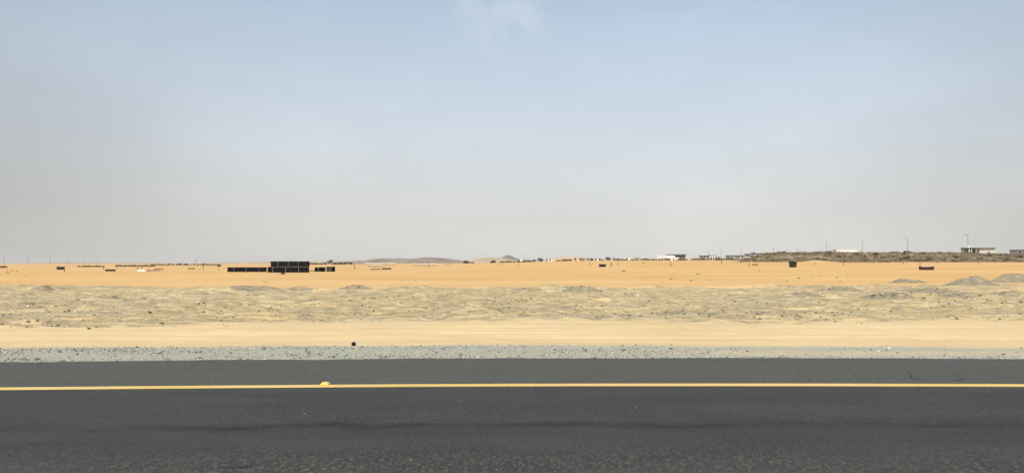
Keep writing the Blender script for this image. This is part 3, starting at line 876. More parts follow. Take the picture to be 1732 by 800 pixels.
# ------------------------------------------------------------------ tubs, troughs, boards on the sand
def tub(px0, px1, row_base, row_top, label, mat='darkplastic', flare=0.12, name='tub', cat='tub', rz=0.0, rim='darkplastic', deep=None, dip=0.0):
    p = on_row((px0 + px1) / 2, row_base); s = p.y / F
    W = (px1 - px0) * s; H = (row_base - row_top) * s; D = deep or W * 0.55
    t = empty(name, (p.x, p.y + D / 2, p.z), rz); tag(t, label, cat)
    n_ = 28
    def ring(kx, ky, z, sag=0.0):
        o = []
        for k in range(n_):
            a = 2 * math.pi * k / n_
            c, s_ = math.cos(a), math.sin(a)
            q = 2.0 / 5.0
            x_ = math.copysign(abs(c) ** q, c) * kx; y_ = math.copysign(abs(s_) ** q, s_) * ky
            o.append((x_, y_, z - sag * (1 - (x_ / kx) ** 2)))
        return o
    f1 = 1 - flare
    vs = ring(W / 2 * f1, D / 2 * f1, 0) + ring(W / 2 * (1 - flare * .5), D / 2 * (1 - flare * .5), H * .5, dip * .3) + ring(W / 2, D / 2, H, dip) + ring(W / 2 - .05, D / 2 - .05, H, dip) + ring(W / 2 * f1 - .06, D / 2 * f1 - .06, H * .25)
    fs = []
    for i in range(4):
        for k in range(n_):
            a_, b_ = i * n_ + k, i * n_ + (k + 1) % n_
            fs.append((a_, b_, b_ + n_, a_ + n_))
    fs.append(tuple(range(n_ - 1, -1, -1))); fs.append(tuple(range(4 * n_, 5 * n_)))
    mb = MB(); mb.add(vs, fs); mb.build('shell', M[mat], t)
    vs = ring(W / 2 + .03, D / 2 + .03, H - .05, dip) + ring(W / 2 + .03, D / 2 + .03, H + .02, dip) + ring(W / 2 - .04, D / 2 - .04, H + .02, dip)
    fs = [(i * n_ + k, i * n_ + (k + 1) % n_, (i + 1) * n_ + (k + 1) % n_, (i + 1) * n_ + k) for i in range(2) for k in range(n_)]
    mb = MB(); mb.add(vs, fs); mb.build('rim', M[rim], t)
    return t
M['bluegrey'] = plain('dusty_black_plastic', (0.07, 0.082, 0.09), 0.5, 0.2, 3.0)
tub(1335.5, 1348.5, 452.3, 442.2, 'deep black tub with a flared dusty rim on the sand at right', flare=0.2, rim='bluegrey')
tub(95, 107.3, 456.2, 451.2, 'black flared trough on sand at far left beside a leaning stake', flare=0.14, name='trough', cat='trough')
tub(177.5, 194.2, 458.8, 455.7, 'long low black trough at left, right of a short stake', flare=0.05, name='trough', cat='trough', deep=0.8)
tub(1556, 1581, 456.7, 450.9, 'dark maroon sagging trough with a tall stake at its left end', mat='maroon', rim='maroon', flare=0.06, name='trough', cat='trough', deep=0.9, dip=0.12, rz=0.05)
tub(1013.5, 1025, 451.6, 446.9, 'black block-like trough tilted on sand right of the middle', flare=0.03, name='trough', cat='trough', rz=0.18)
def bar(px0, px1, row_base, hpx, label, mat='greywood', name='log', cat='log', dep=0.5, lift=0.0, pieces=3):
    p = on_row((px0 + px1) / 2, row_base); s = p.y / F
    L = (px1 - px0) * s; H = hpx * s
    t = empty(name, (p.x, p.y, p.z + lift), random.uniform(-.05, .05)); tag(t, label, cat)
    for k in range(pieces):
        mb = MB(); r = H / 2 if pieces < 3 else H / 3.2
        yy = (k - (pieces - 1) / 2) * 2 * r if k < 2 else -0.0
        zz = r if k < 2 else r * 2.6
        mb.tube((-L / 2 * random.uniform(.9, 1), yy, zz), (L / 2 * random.uniform(.9, 1), yy, zz), r, r * .9, 9)
        mb.build('pole', M[mat], t)
    return t
bar(646, 662, 455.6, 2.2, 'dark brown poles stacked on sand, right one of two near the pale roofs', 'darkplastic', 'pole_stack', 'pole stack')
bar(627, 644, 456.3, 1.6, 'thin dark poles lying on sand, left one of two near the pale roofs', 'greywood', 'pole_stack', 'pole stack')
bar(318, 331, 455.4, 1.8, 'olive brown poles lying flat on sand left of the bushy stake', 'greywood', 'pole_stack', 'pole stack')
bar(262, 277.5, 455.6, 1.6, 'dark poles lying behind the faded maroon cloth', 'greywood', 'pole_stack', 'pole stack')
bar(1272, 1282, 448.6, 1.7, 'rusty brown poles lying on sand between a stake and the black tub', 'rust', 'pole_stack', 'pole stack')
rock(338.5, 455.3, 2.2, RD, 'small dark stone beside the olive brown poles')
rock(1088, 445.6, 4, RD, 'small dark rock on sand below the white blocks of the villa')
def cloth(px0, px1, row_base, hpx, mat, label, seed):
    p = on_row((px0 + px1) / 2, row_base); s = p.y / F
    W = (px1 - px0) * s; H = hpx * s; D = 1.4
    n_ = 16; fs = []
    v, u = np.meshgrid(np.arange(n_ + 1) / n_, np.arange(n_ + 1) / n_, indexing='ij')
    e = np.minimum(np.minimum(u, 1 - u), np.minimum(v, 1 - v)) * 4
    hgt = H * np.minimum(1, e) * (0.45 + 0.9 * fbm(u * 4 + seed, v * 3, 3, seed))
    x_ = (u - .5) * W; y_ = (v - .5) * D
    zc = hgt + height(p.x + x_, p.y + .7 + y_) - p.z - 0.03 * (e == 0)
    vs = [tuple(q) for q in np.stack([x_, y_, zc], -1).reshape(-1, 3)]
    for j in range(n_):
        for i in range(n_):
            a_ = j * (n_ + 1) + i; fs.append((a_, a_ + 1, a_ + n_ + 2, a_ + n_ + 1))
    mb = MB(); mb.add(vs, fs)
    tag(mb.build('cloth', M[mat], None, (p.x, p.y + .7, p.z), 0, True), label, 'cloth')
cloth(231, 246, 458.6, 2.4, 'whitecloth', 'crumpled dusty white cloth on sand below two thin stakes', 4)
cloth(251, 271, 458.4, 2.2, 'reddust', 'flat faded maroon cloth on sand beside the white cloth', 8)
cloth(244, 252, 458.5, 1.8, 'darkplastic', 'small dark cloth between the white and the maroon cloths', 9)

# wooden stakes
def stake(px, base, top, label, wpx=1.1, lean=0.0, Y=None):
    p = at(px, Y) if Y else on_row(px, base)
    s = p.y / F; H = (base - top) * s; r = max(0.02, wpx * s / 2)
    mb = MB()
    mb.tube((0, 0, -0.1), (lean * H, 0, H), r, r * 0.85, 7)
    mb.tube((lean * H, 0, H - 0.001), (lean * H * 1.02, 0, H + 0.07), r * 0.83, r * 0.3, 7)
    tag(mb.build('stake', M['greywood'], None, p, random.uniform(0, 1)), label, 'stake', 'wooden stakes dotted over the sand')
stake(110.2, 459.2, 452.8, 'short leaning stake just right of the black flared trough', 1.5, -0.12)
stake(175.7, 456.3, 452.0, 'short stake at left end of the long low black trough', 1.2)
stake(198.5, 455, 452, 'tiny stake past the right end of the long low black trough', 0.9)
stake(233.4, 456.6, 449.5, 'thin stake at left behind the crumpled white cloth', 1.1)
stake(240.2, 456.4, 449.8, 'thin stake at right behind the crumpled white cloth', 1.1)
stake(344.3, 456.8, 448.5, 'thin stake right of the olive brown poles', 1.1, 0.02)
stake(333.6, 451.2, 446.3, 'faint stake under the far dark mast head, left of the bushy stake', 0.7)
stake(370.3, 457.0, 449.5, 'thin stake with a dark bush behind its top, left of the pipe bundles', 1.0)
stake(599.8, 455.2, 447.0, 'stake left of the pale low roofs and right of the pipe bundles', 1.3)
stake(725.3, 453.0, 444.0, 'stake in front of the shorter pale low roof', 1.2, 0.02)
stake(755.6, 449.4, 443.8, 'left of a pair of stakes right of the shorter pale roof', 0.9)
stake(760.8, 449.4, 443.8, 'right of a pair of stakes right of the shorter pale roof', 0.9)
stake(844.6, 448.4, 443.2, 'left stake of a pair below the grey peak', 0.9)
stake(851.0, 448.2, 443.2, 'right stake of a pair below the grey peak', 0.9)
stake(876.5, 451.5, 444.0, 'taller stake below the dark tree line right of the grey peak', 0.9)
stake(998.0, 449.8, 442.5, 'thin stake left of the tilted black trough', 1.0, -0.06)
stake(1033.7, 451.0, 444.2, 'stout dark stake right of the tilted black trough', 1.8, -0.02)
stake(1045.2, 449.5, 442.0, 'pale thin stake second to the right of the tilted black trough', 1.1)
stake(1134.6, 451.0, 443.2, 'lean bent stake below the grey roofed villa', 1.3, -0.1)
stake(1220.3, 445.9, 438.8, 'stake standing at the foot of the faint lamp near the low houses', 1.3)
stake(1247.4, 445.0, 440.5, 'left short stake of a close pair below the low houses', 1.1)
stake(1252.7, 445.8, 440.2, 'right short stake of a close pair below the low houses', 1.3)
stake(1266.6, 450.5, 442.6, 'brown stake left of the rusty brown poles', 1.3, 0.02)
stake(1377.8, 448.2, 444.8, 'very short stake in front of the pale sand drift', 1.0)
stake(1425.8, 449.0, 440.0, 'tall stake below the white cabins at the foot of the scrub', 1.3)
stake(1477.5, 446.2, 438.5, 'stake at the foot of the scrub right of the white cabins', 1.2)
stake(1486.4, 446.5, 443.6, 'very short stake at the foot of the scrub beside a taller one', 0.9)
stake(1527.4, 446.6, 441.2, 'short stake at the foot of the scrub left of the maroon trough', 1.1)
stake(1555.6, 456.2, 442.2, 'tall thin stake at left end of the maroon trough', 1.2)
stake(1584.6, 445.2, 438.6, 'thin stake at the foot of the scrub right of the maroon trough', 1.0)
stake(1654.2, 447.0, 439.6, 'stake at the foot of the scrub below the flat roofed house', 1.1)

# low pale roofs on posts
def low_roof(px0, px1, row_base, row_top, Y, label, posts):
    p = at((px0 + px1) / 2, Y); s = Y / F
    L = (px1 - px0) * s; zt = EYE - (row_top - HOR) * s - p.z
    t = empty('low_shelter', p); tag(t, label, 'shelter', 'low pale roofed shelters on the sand')
    mb = MB(); mb.add([(-L / 2, -1.3, zt - .30), (L / 2, -1.3, zt - .30), (L / 2, 1.3, zt), (-L / 2, 1.3, zt),
                       (-L / 2, -1.3, zt - .24), (L / 2, -1.3, zt - .24), (L / 2, 1.3, zt + .06), (-L / 2, 1.3, zt + .06)],
                      [(3, 2, 1, 0), (4, 5, 6, 7), (0, 1, 5, 4), (1, 2, 6, 5), (2, 3, 7, 6), (3, 0, 4, 7)])
    mb.build('roof', M['cream'], t)
    mb = MB(); mb.box(-L / 2 + .05, L / 2 - .05, -1.34, -1.24, zt - .50, zt - .303); mb.build('roof_shade_strip', M['greywood'], t)  # dark strip added to stand for the shade under the roof
    for k in range(posts):
        x_ = -L / 2 + .25 + (L - .5) * k / (posts - 1)
        mb = MB(); mb.tube((x_, -1.2, -.1), (x_, -1.2, zt - .305), .035, n=6); mb.build('post', M['greywood'], t)
low_roof(617, 668, 449, 445.0, 300, 'longer low shelter with pale roof, left of the other pale roof', 8)
low_roof(624, 646, 449.6, 447.4, 262, 'lower pale roofed shelter in front of the longer one', 5)
low_roof(698, 740, 449, 446.2, 280, 'shorter low shelter with pale roof, right of the longer one', 7)

# ------------------------------------------------------------------ vegetation
def leaf_mesh(name, mat, n_, rx, rz, seed, leaf, dome=True, base=0.0):
    r = random.Random(seed); mb = MB()
    lob = [(r.uniform(-.55, .55), r.uniform(-.55, .55), r.uniform(.25, .75), r.uniform(.35, .6)) for _ in range(6)]
    for k in range(n_):
        lx, ly, lz, lr = r.choice(lob)
        while True:
            q = Vector((r.uniform(-1, 1), r.uniform(-1, 1), r.uniform(-1, 1)))
            if 0.15 < q.length < 1: break
        q = q.normalized() * (q.length ** 0.5)
        c = Vector(((lx + q.x * lr) * rx, (ly + q.y * lr) * rx, base + max(0.02, (lz + q.z * lr * .8)) * rz))
        a = Vector((r.gauss(0, 1), r.gauss(0, 1), r.gauss(0, 1))).normalized()
        b = a.orthogonal().normalized(); s = leaf * r.uniform(.5, 1.3)
        mb.add([c + a * s, c + b * s * .6, c - a * s, c - b * s * .6], [(0, 1, 2, 3)])
    return mb.mesh(name, mat)
SH = [leaf_mesh('shrub', M['scrub'], 90, 1.0, 0.62, 300 + k, 0.22) for k in range(5)]
SG = [leaf_mesh('shrub', M['scrubgreen'], 90, 1.0, 0.62, 320 + k, 0.22) for k in range(3)]
BIG = [leaf_mesh('bush', M['tree'], 150, 1.0, 0.8, 340 + k, 0.2) for k in range(4)]
RB = [leaf_mesh('bush', M['redtree'], 110, 1.0, 0.8, 350 + k, 0.22) for k in range(3)]
ORD = ['leftmost', 'second from left', 'third from left', 'fourth from left', 'fifth from left', 'sixth from left', 'seventh from left', 'eighth from left', 'ninth from left', 'rightmost']
cnt = 0; tries = 0
rest = []
while cnt < 225 and tries < 9000:
    tries += 1
    Y_ = random.uniform(233, 340); px = random.uniform(1255, 1760); X_ = (px - 866) / F * Y_
    m_ = float(dune_mask(np.array([X_]), np.array([Y_]))[0])
    if random.random() > m_ * 1.1 - .1: continue
    sc = random.uniform(.7, 1.75)
    if cnt < 225:
        o = link('desert_shrub', random.choice(SH + SG[:1]), None, (X_, Y_, gz(X_, Y_) - .05), random.uniform(0, 6))
        o.scale = (sc * random.uniform(.9, 1.6), sc, sc * random.uniform(.6, 1.0))
        tag(o, 'dry grey brown shrub on the scrub covered rise at right', 'shrub', 'shrubs on the scrub covered rise')
    cnt += 1
# between them: low dry growth that reads as one cover
n0 = 3200
SY = rng.uniform(231, 345, n0); SX = (rng.uniform(1250, 1790, n0) - 866) / F * SY
kp = rng.uniform(0, 1, n0) < dune_mask(SX, SY)
SX, SY = SX[kp], SY[kp]; SZ = height(SX, SY); k = 16; ns = len(SX)
cc = rng.normal(0, 1, (ns, k, 3)) * np.array([.35, .3, .14]) + np.stack([SX, SY, SZ + .15], -1)[:, None]
a_ = rng.normal(0, 1, (ns, k, 3)); a_ /= np.linalg.norm(a_, axis=2, keepdims=True)
b_ = np.cross(a_, rng.normal(0, 1, (ns, k, 3))); b_ /= np.linalg.norm(b_, axis=2, keepdims=True)
V = [np.stack([cc + a_ * .2, cc + b_ * .12, cc - a_ * .2, cc - b_ * .12], 2).reshape(-1, 3)]
Fc = [np.arange(4 * ns * k).reshape(-1, 4)]
tag(link('scrub', np_mesh('scrub', np.concatenate(V), np.concatenate(Fc), M['scrub'])), 'low dry scrub growth covering the rise at right', kind='stuff')
# green strip under the far houses
for k in range(62):
    px = random.uniform(1040, 1290); Y_ = random.uniform(380, 520); p = at(px, Y_)
    sc = random.uniform(1.0, 2.2)
    o = link('desert_shrub', random.choice(SG), None, (p.x, p.y, p.z - .05), random.uniform(0, 6)); o.scale = (sc * 1.8, sc, sc * .9)
    tag(o, 'low green grey shrub in the strip before the far houses', 'shrub', 'shrubs before the far houses')

def bush(px, Y, wpx, top, label, meshes=BIG, group=None, name='bush'):
    p = at(px, Y); s = Y / F
    zt = EYE - (top - HOR) * s - p.z
    o = link(name, random.choice(meshes), None, (p.x, p.y, p.z - .05), random.uniform(0, 6))
    o.scale = (wpx * s * .56, wpx * s * .5, max(.5, zt) / 0.95)
    return tag(o, label, 'bush', group)
def tree(px, Y, wpx, top, label, group=None):
    p = at(px, Y); s = Y / F
    H = EYE - (top - HOR) * s - p.z; W = wpx * s / 2
    t = empty('tree', p); tag(t, label, 'tree', group)
    mb = MB(); mb.tube((0, 0, -.2), (0.1, 0, H * .5), .16, .1, 7)
    for k in range(4):
        a = k * 1.6 + .4; mb.tube((0.1, 0, H * .45), (W * .5 * math.cos(a), W * .5 * math.sin(a), H * .75), .08, .03, 5)
    mb.build('trunk', M['bark'], t)
    c = link('crown', leaf_mesh('crown', M['tree'], 200, W * 1.15, H * .85, int(px), W * .18, base=H * .22), t)
    return t
tree(558, 420, 9, 440.4, 'round dark tree on the horizon right of the black pipe bundles')
tree(913.5, 650, 9.5, 437.0, 'dense dark tree, tallest by the middle of the horizon')
tree(904, 660, 6, 439.0, 'small dark tree just left of the tallest tree at middle')
tree(924.5, 660, 4, 437.6, 'slim dark tree just right of the tallest tree at middle')
tree(973, 600, 5, 436.6, 'upright dark tree right of the long rust brown shed')
tree(982, 600, 5, 436.4, 'dark tree between the rust brown shed and white wall')
tree(1000, 560, 8, 437.2, 'dark spreading tree above the thin stake near tilted trough')
tree(1029, 620, 11, 436.2, 'broad dark tree at right end of the white wall')
tree(1038, 640, 4, 434.9, 'tall thin grey tree beside the broad dark tree')
bush(789.5, 640, 14, 439.2, 'dark bush at right foot of the brown hills')
bush(834, 640, 9, 439.4, 'dark bush at left foot of the grey peak')
for k, (px, wpx, top) in enumerate(((849, 7, 440.6), (856, 8, 440.2), (863, 8, 440.4), (870, 7, 440.8), (878, 8, 440.0), (886, 9, 439.6), (893, 8, 439.8), (899, 7, 440.3))):
    bush(px, 640 + 8 * (k % 3), wpx, top, ORD[k if k < 7 else 9] + ' dark bush in the row at foot of the grey peak', BIG, 'bushes in a row below the grey peak')
for k, (px, wpx, top, mesh) in enumerate(((523, 6, 443.3, RB), (529, 7, 443.8, RB), (536, 8, 443.6, BIG), (543, 7, 443.9, RB), (550, 7, 443.6, RB), (566, 7, 443.0, BIG), (572, 8, 443.2, BIG), (579, 9, 443.0, BIG), (586, 9, 442.8, BIG), (593, 9, 443.0, BIG))):
    bush(px, 400 + 6 * (k % 4), wpx, top, ORD[k] + ' dark bush in the row behind the black pipe bundles', mesh, 'bushes in a row behind the pipe bundles')
for k, (px, wpx, top) in enumerate(((950, 7, 440), (988, 6, 440), (994, 7, 440.6), (1005, 6, 440.2), (1018, 6, 438.2), (1044, 6, 437.6), (1067, 5, 438.0), (1092, 6, 437.2))):
    bush(px, 560 + 7 * (k % 4), wpx, top, ORD[k if k < 7 else 9] + ' dark bush among the sheds right of the middle', BIG, 'bushes among the far sheds')
for k, (px, wpx, top) in enumerate(((1411, 5, 427), (1435.5, 5.5, 425.6), (1445, 4.5, 425.2), (1451, 5, 426.6), (1459, 6, 426.4))):
    bush(px, 334 + 2 * (k % 2), wpx, top, ORD[k if k < 4 else 9] + ' dark bush on the crest by the white cabins', BIG, 'bushes on the crest before the white cabins')
for k, (px, wpx, top) in enumerate(((1320, 8, 428.2), (1362, 7, 428.6), (1382, 8, 428.2), (1480, 8, 426.8), (1506, 7, 425.2), (1519, 8, 426.4), (1545, 9, 426.2), (1565, 8, 427.4), (1589, 6, 427.6))):
    bush(px, 333, wpx, top, ORD[k if k < 8 else 9] + ' rounded grey brown bush along the crest of the scrub rise', SH, 'bushes along the crest of the scrub rise')
bush(371.5, 330, 7, 446.2, 'dark rounded bush behind a thin stake, left of pipe bundles')
bush(226, 430, 4, 447.6, 'small dark bush left of the two thin stakes at left')
def hedge(px0, px1, Y, top, n_, label, meshes, name='hedge'):
    t = empty(name, at((px0 + px1) / 2, Y)); tag(t, label, 'hedge')
    s = Y / F
    for k in range(n_):
        px = px0 + (px1 - px0) * (k + .5) / n_
        p = at(px, Y + random.uniform(-3, 3))
        o = link('shrub', random.choice(meshes), t, p - t.location - Vector((0, 0, .05)), random.uniform(0, 6))
        zt = EYE - (top + random.uniform(-.4, .6) - HOR) * s - p.z
        o.scale = ((px1 - px0) / n_ * s * random.uniform(.5, .9), 1.2, max(.3, zt))
hedge(0, 12, 300, 449.3, 5, 'low dark hedge at the far left edge of the sand', RB)
hedge(133, 177, 380, 448.2, 12, 'long low brown hedge behind the long low black trough', RB)
hedge(196, 262, 430, 447.4, 16, 'long low dark hedge running behind the two thin stakes', RB + BIG)
hedge(256, 372, 700, 445.2, 20, 'distant grey hedge line left of the dark rounded bush', RB + SG)
def palm(px, Y, top, base, label):
    p = at(px, Y); s = Y / F; H = EYE - (top - HOR) * s - p.z
    t = empty('palm_tree', p); tag(t, label, 'palm tree')
    mb = MB(); mb.tube((0, 0, -.2), (.15, 0, H * .86), .17, .12, 7); mb.build('trunk', M['bark'], t)
    mb = MB()
    for k in range(18):
        a = k * 2.4; e = random.uniform(-.3, .9)
        pr = Vector((.15, 0, H * .86)); ln = 1.5
        for i in range(5):
            e2 = e - .32 * i
            d = Vector((math.cos(a) * math.cos(e2), math.sin(a) * math.cos(e2), math.sin(e2))) * ln / 5 * 1.1
            side = Vector((-math.sin(a), math.cos(a), 0)) * .16 * (1 - i / 6)
            mb.add([pr - side, pr + side, pr + d + side * .8, pr + d - side * .8], [(0, 1, 2, 3)])
            pr = pr + d
    mb.build('crown', M['tree'], t)
palm(331.5, 760, 438.3, 450, 'lone distant palm above the hedge left of pipe bundles')

# ------------------------------------------------------------------ far buildings
def building(px0, px1, top, Y, label, wall='white', roof='darkgrey', wins=2, depth=6.0, door=True, name='building', cat='building', win_h=.45, roof_over=.25, roof_t=.3, base=None):
    p = at((px0 + px1) / 2, Y); s = Y / F
    W = (px1 - px0) * s
    zb = p.z - .3
    H = EYE - (top - HOR) * s - zb
    t = empty(name, (p.x, p.y, zb)); tag(t, label, cat)
    mb = MB(); mb.box(-W / 2, W / 2, 0, depth, 0, H - roof_t); mb.build('wall', M[wall], t)
    mb = MB(); mb.box(-W / 2 - roof_over, W / 2 + roof_over, -roof_over - .1, depth + roof_over, H - roof_t + .003, H); mb.build('roof', M[roof], t)
    slots = wins + (1 if door else 0)
    for k in range(slots):
        cx = -W / 2 + W * (k + .5) / max(1, slots); ww = min(1.3, W / slots * .5)
        if door and k == slots // 2:
            mb = MB(); mb.box(cx - ww / 2, cx + ww / 2, -.05, .04, .3, min(2.5, H * .75)); mb.build('door', M['darkgrey'], t)
        else:
            zc = .3 + (H - .3) * .52; hh = (H) * win_h / 2
            fm = MB()
            for (a0, a1, b0_, b1_) in ((cx - ww / 2 - .08, cx + ww / 2 + .08, zc + hh, zc + hh + .08), (cx - ww / 2 - .08, cx + ww / 2 + .08, zc - hh - .08, zc - hh), (cx - ww / 2 - .08, cx - ww / 2, zc - hh, zc + hh), (cx + ww / 2, cx + ww / 2 + .08, zc - hh, zc + hh)):
                fm.box(a0, a1, -.07, .03, b0_, b1_)
            f_ = fm.build('window', M['offwhite'], t)
            mb = MB(); mb.box(cx - ww / 2, cx + ww / 2, -.03, .02, zc - hh, zc + hh); mb.build('pane', M['glass'], f_)
    return t, W, H
# flat roofed house with a porch, at right
Y = 420; s = Y / F
p = at(1660, Y); zb = p.z - .4
t = empty('house', (p.x, p.y, zb)); tag(t, 'flat roofed pale house with open porch beside the nearest lamp', 'house')
X0 = (1638 - 1660) * s; XP = (1657 - 1660) * s; X1 = (1683 - 1660) * s
H = EYE - (419 - HOR) * s - zb
mb = MB(); mb.box(XP, X1 - .5, 0, 7, 0, H - .3); mb.build('wall', M['offwhite'], t)
mb = MB(); mb.box(X0, XP - .003, 4.0, 7, 0, H - .3); mb.build('porch_wall', M['grey'], t)
mb = MB(); mb.box(X0 - .3, X1, -.9, 7.4, H - .297, H); mb.build('roof', M['darkgrey'], t)
mb = MB(); mb.box(X0 - .1, X1 - .25, -.6, 7.2, H + .003, H + .30); mb.build('parapet', M['offwhite'], t)
for cx, wd in ((X0 + .35, .5), (X0 + 1.7, .35), (X0 + 4.2, .25)):
    mb = MB(); mb.box(cx - wd / 2, cx + wd / 2, -.4, -.4 + wd, 0, H - .3); mb.build('column', M['offwhite'], t)
mb = MB(); mb.box(X1 - .48, X1 - .2, -.35, .1, 0, H - .3); mb.build('column', M['offwhite'], t)
dx = (1672 - 1660) * s
mb = MB(); mb.box(dx - .55, dx + .55, -.06, .04, .35, 2.75); mb.build('door', M['glass'], t)
dx = (1667.3 - 1660) * s
fm = MB(); fm.box(dx - .34, dx + .34, -.05, .03, 1.3, 2.1); f_ = fm.build('window', M['white'], t)
mb = MB(); mb.box(dx - .27, dx + .27, -.08, -.051, 1.37, 2.03); mb.build('pane', M['glass'], f_)
mb = MB()
for k in range(3): mb.box(X0 + 1.2 + k * 1.6, X0 + 2.1 + k * 1.6, 3.93, 4.05, .3, 2.4)
mb.build('doorway', M['glass'], t)
mb = MB(); tk = (1641.5 - 1660) * s
mb.tube((0, 0, 0), (0, 0, .55), .62, .62, 16); mb.tube((0, 0, .553), (0, 0, .8), .6, .2, 16)
tag(mb.build('water_tank', M['white'], None, (p.x + tk, p.y + 1.6, zb + H + .3), 0, True), 'round white water tank on left end of the flat house roof', 'water tank')
# cabins on the rise
building(1415.2, 1427.2, 422.2, 520, 'smaller left white cabin on the crest behind bushes', 'white', 'white', 0, 5, False, 'cabin', 'cabin', roof_over=.05, roof_t=.15)
building(1428.4, 1449.4, 421.4, 518, 'longer right white cabin on the crest behind dark bushes', 'white', 'white', 2, 5, False, 'cabin', 'cabin', win_h=.16, roof_over=.05, roof_t=.15)
Y = 521; s = Y / F; p = at(1411.5, Y); t = empty('open_frame', (p.x, p.y, p.z)); tag(t, 'open grey frame porch at left end of the white cabins', 'frame')
W = 6.5 * s; H = EYE - (422.6 - HOR) * s - p.z
for sx in (-1, -.2, .9):
    mb = MB(); mb.box(sx * W / 2 - .1, sx * W / 2 + .1, -.1, .1, -.2, H); mb.build('post', M['grey'], t)
mb = MB(); mb.box(-W / 2 - .2, W / 2 + .1, -.15, 3, H + .003, H + .2); mb.build('roof', M['grey'], t)
# grey shed at right border
building(1720, 1742, 422.3, 410, 'grey shed with dark roof at the right edge of the rise', 'grey', 'darkgrey', 1, 6, True, 'shed', 'shed')
# villa
Y = 700; s = Y / F; p = at(1136, Y); zb = EYE - (439 - HOR) * s
t = empty('villa', (p.x, p.y, zb)); tag(t, 'white villa with a dark grey upper storey, largest of the far houses', 'villa')
def vb(a, b, r0, r1, y0, y1, nm, mat):
    m_ = MB(); m_.box((a - 1136) * s, (b - 1136) * s, y0, y1, max(-1.5, (439 - r1) * s), (439 - r0) * s); return m_.build(nm, M[mat], t)
vb(1127, 1141, 432.4, 441, -2, 6, 'wall', 'white')
vb(1141.05, 1148, 435.6, 441, -1.5, 6, 'wall', 'white')
vb(1130, 1160, 430.1, 431.6, -1.0, 8, 'roof', 'darkgrey')
vb(1141.1, 1159.6, 431.65, 435.9, 0.5, 8, 'upper_storey', 'grey')
vb(1148.1, 1160, 435.95, 441, 1.5, 8, 'wall', 'palewall')
vb(1119.5, 1126.9, 432.0, 441, 0, 7, 'side_wing', 'offwhite')
vb(1116.5, 1119.4, 431.4, 441, -.8, 6, 'stair_tower', 'white')
vb(1112, 1114.6, 433.2, 441, -.5, 4, 'gate_pier', 'white')
vb(1121.4, 1124.6, 433.6, 437.5, -.15, -.003, 'panel', 'white')
for cx in (1143.5, 1147.5, 1151.5, 1155.5):
    f_ = vb(cx - 1.2, cx + 1.2, 432.6, 435.3, .38, .497, 'window', 'darkgrey'); m_ = MB(); m_.box((cx - 1.0 - 1136) * s, (cx + 1.0 - 1136) * s, .33, .379, (439 - 435.1) * s, (439 - 432.8) * s); m_.build('pane', M['glass'], f_)
for cx in (1150, 1153.5, 1157): vb(cx - .3, cx + .3, 436, 441, .6, 1.0, 'column', 'offwhite')
vb(1137.5, 1139, 435.5, 441, -2.06, -2.003, 'door', 'darkgrey')
# other far houses
building(1055, 1066, 434.4, 690, 'small plain white block house left of the villa', 'white', 'white', 1, 6, False)
building(1076, 1091, 434.9, 720, 'low pinkish house with pale front left of the villa', 'palewall', 'offwhite', 2, 6, True)
building(1084.8, 1089.2, 435.4, 700, 'tiny white box building before the low pinkish house', 'white', 'white', 0, 3, False)
building(1173, 1181, 433.2, 740, 'small white house just right of the villa', 'white', 'offwhite', 2, 6, False)
building(1186, 1199.5, 432.2, 740, 'low pale house with wide dark roof right of the villa', 'palewall', 'darkgrey', 3, 6, True, roof_over=.8, roof_t=.8)
building(1201, 1212.5, 431.4, 760, 'white house with grey roof between two dark roofed houses', 'white', 'grey', 3, 6, False, roof_t=.5)
building(1213, 1218, 434.6, 730, 'tiny grey hut at left of the faint lamp', 'grey', 'darkgrey', 1, 4, False)
building(1226, 1230, 433.4, 740, 'narrow white hut at left of the framed grey house', 'white', 'white', 0, 4, False)
building(1230.5, 1240, 431.6, 730, 'framed grey house with broad pale openings', 'grey', 'grey', 2, 6, False)
building(1244.5, 1257.5, 431.8, 720, 'white fronted house with thick dark roof in the far row', 'offwhite', 'darkgrey', 3, 6, True, roof_over=.6, roof_t=1.1)
Y = 640; s = Y / F; p = at(1266, Y); zb = EYE - (438 - HOR) * s
t = empty('unfinished_building', (p.x, p.y, zb)); tag(t, 'unfinished two storey white building with open concrete frame', 'building')
def ub(a, b, r0, r1, y0, y1, nm, mat):
    m_ = MB(); m_.box((a - 1266) * s, (b - 1266) * s, y0, y1, (438 - r1) * s, (438 - r0) * s); return m_.build(nm, M[mat], t)
for a_ in (1260, 1265.5, 1271): ub(a_, a_ + .6, 429.0, 441, 0, .35, 'column', 'grey')
ub(1259.8, 1271.9, 432.3, 432.9, -.1, 5, 'slab', 'grey'); ub(1259.8, 1271.9, 428.4, 428.97, -.1, 5, 'roof_slab', 'offwhite')
ub(1260.7, 1271, 432.95, 436, .5, 5, 'wall', 'white'); ub(1260.7, 1271, 429, 432.25, 3, 5, 'wall', 'white')
ub(1260.7, 1271, 436.05, 441, .8, 5, 'wall', 'palewall')
building(1272.5, 1277, 426.9, 640, 'narrow grey tower beside the unfinished white building', 'grey', 'darkgrey', 0, 4, False, 'tower', 'tower')
building(1277.5, 1288.5, 428.4, 630, 'dark roofed low house beside the narrow grey tower', 'offwhite', 'darkgrey', 2, 5, False, roof_t=1.0)
building(1289.5, 1303, 426.6, 700, 'pale low house half hidden behind scrub at the rise', 'offwhite', 'offwhite', 2, 5, False)
building(1004, 1017.5, 436.2, 640, 'low whitewashed house between dark trees right of the middle', 'white', 'offwhite', 2, 5, False)
building(983.5, 998, 436.6, 660, 'pale pinkish low house behind the dark spreading tree', 'palewall', 'palewall', 2, 5, False)
building(926, 934.5, 437.6, 660, 'small white house beside the slim dark tree', 'white', 'offwhite', 1, 5, False)
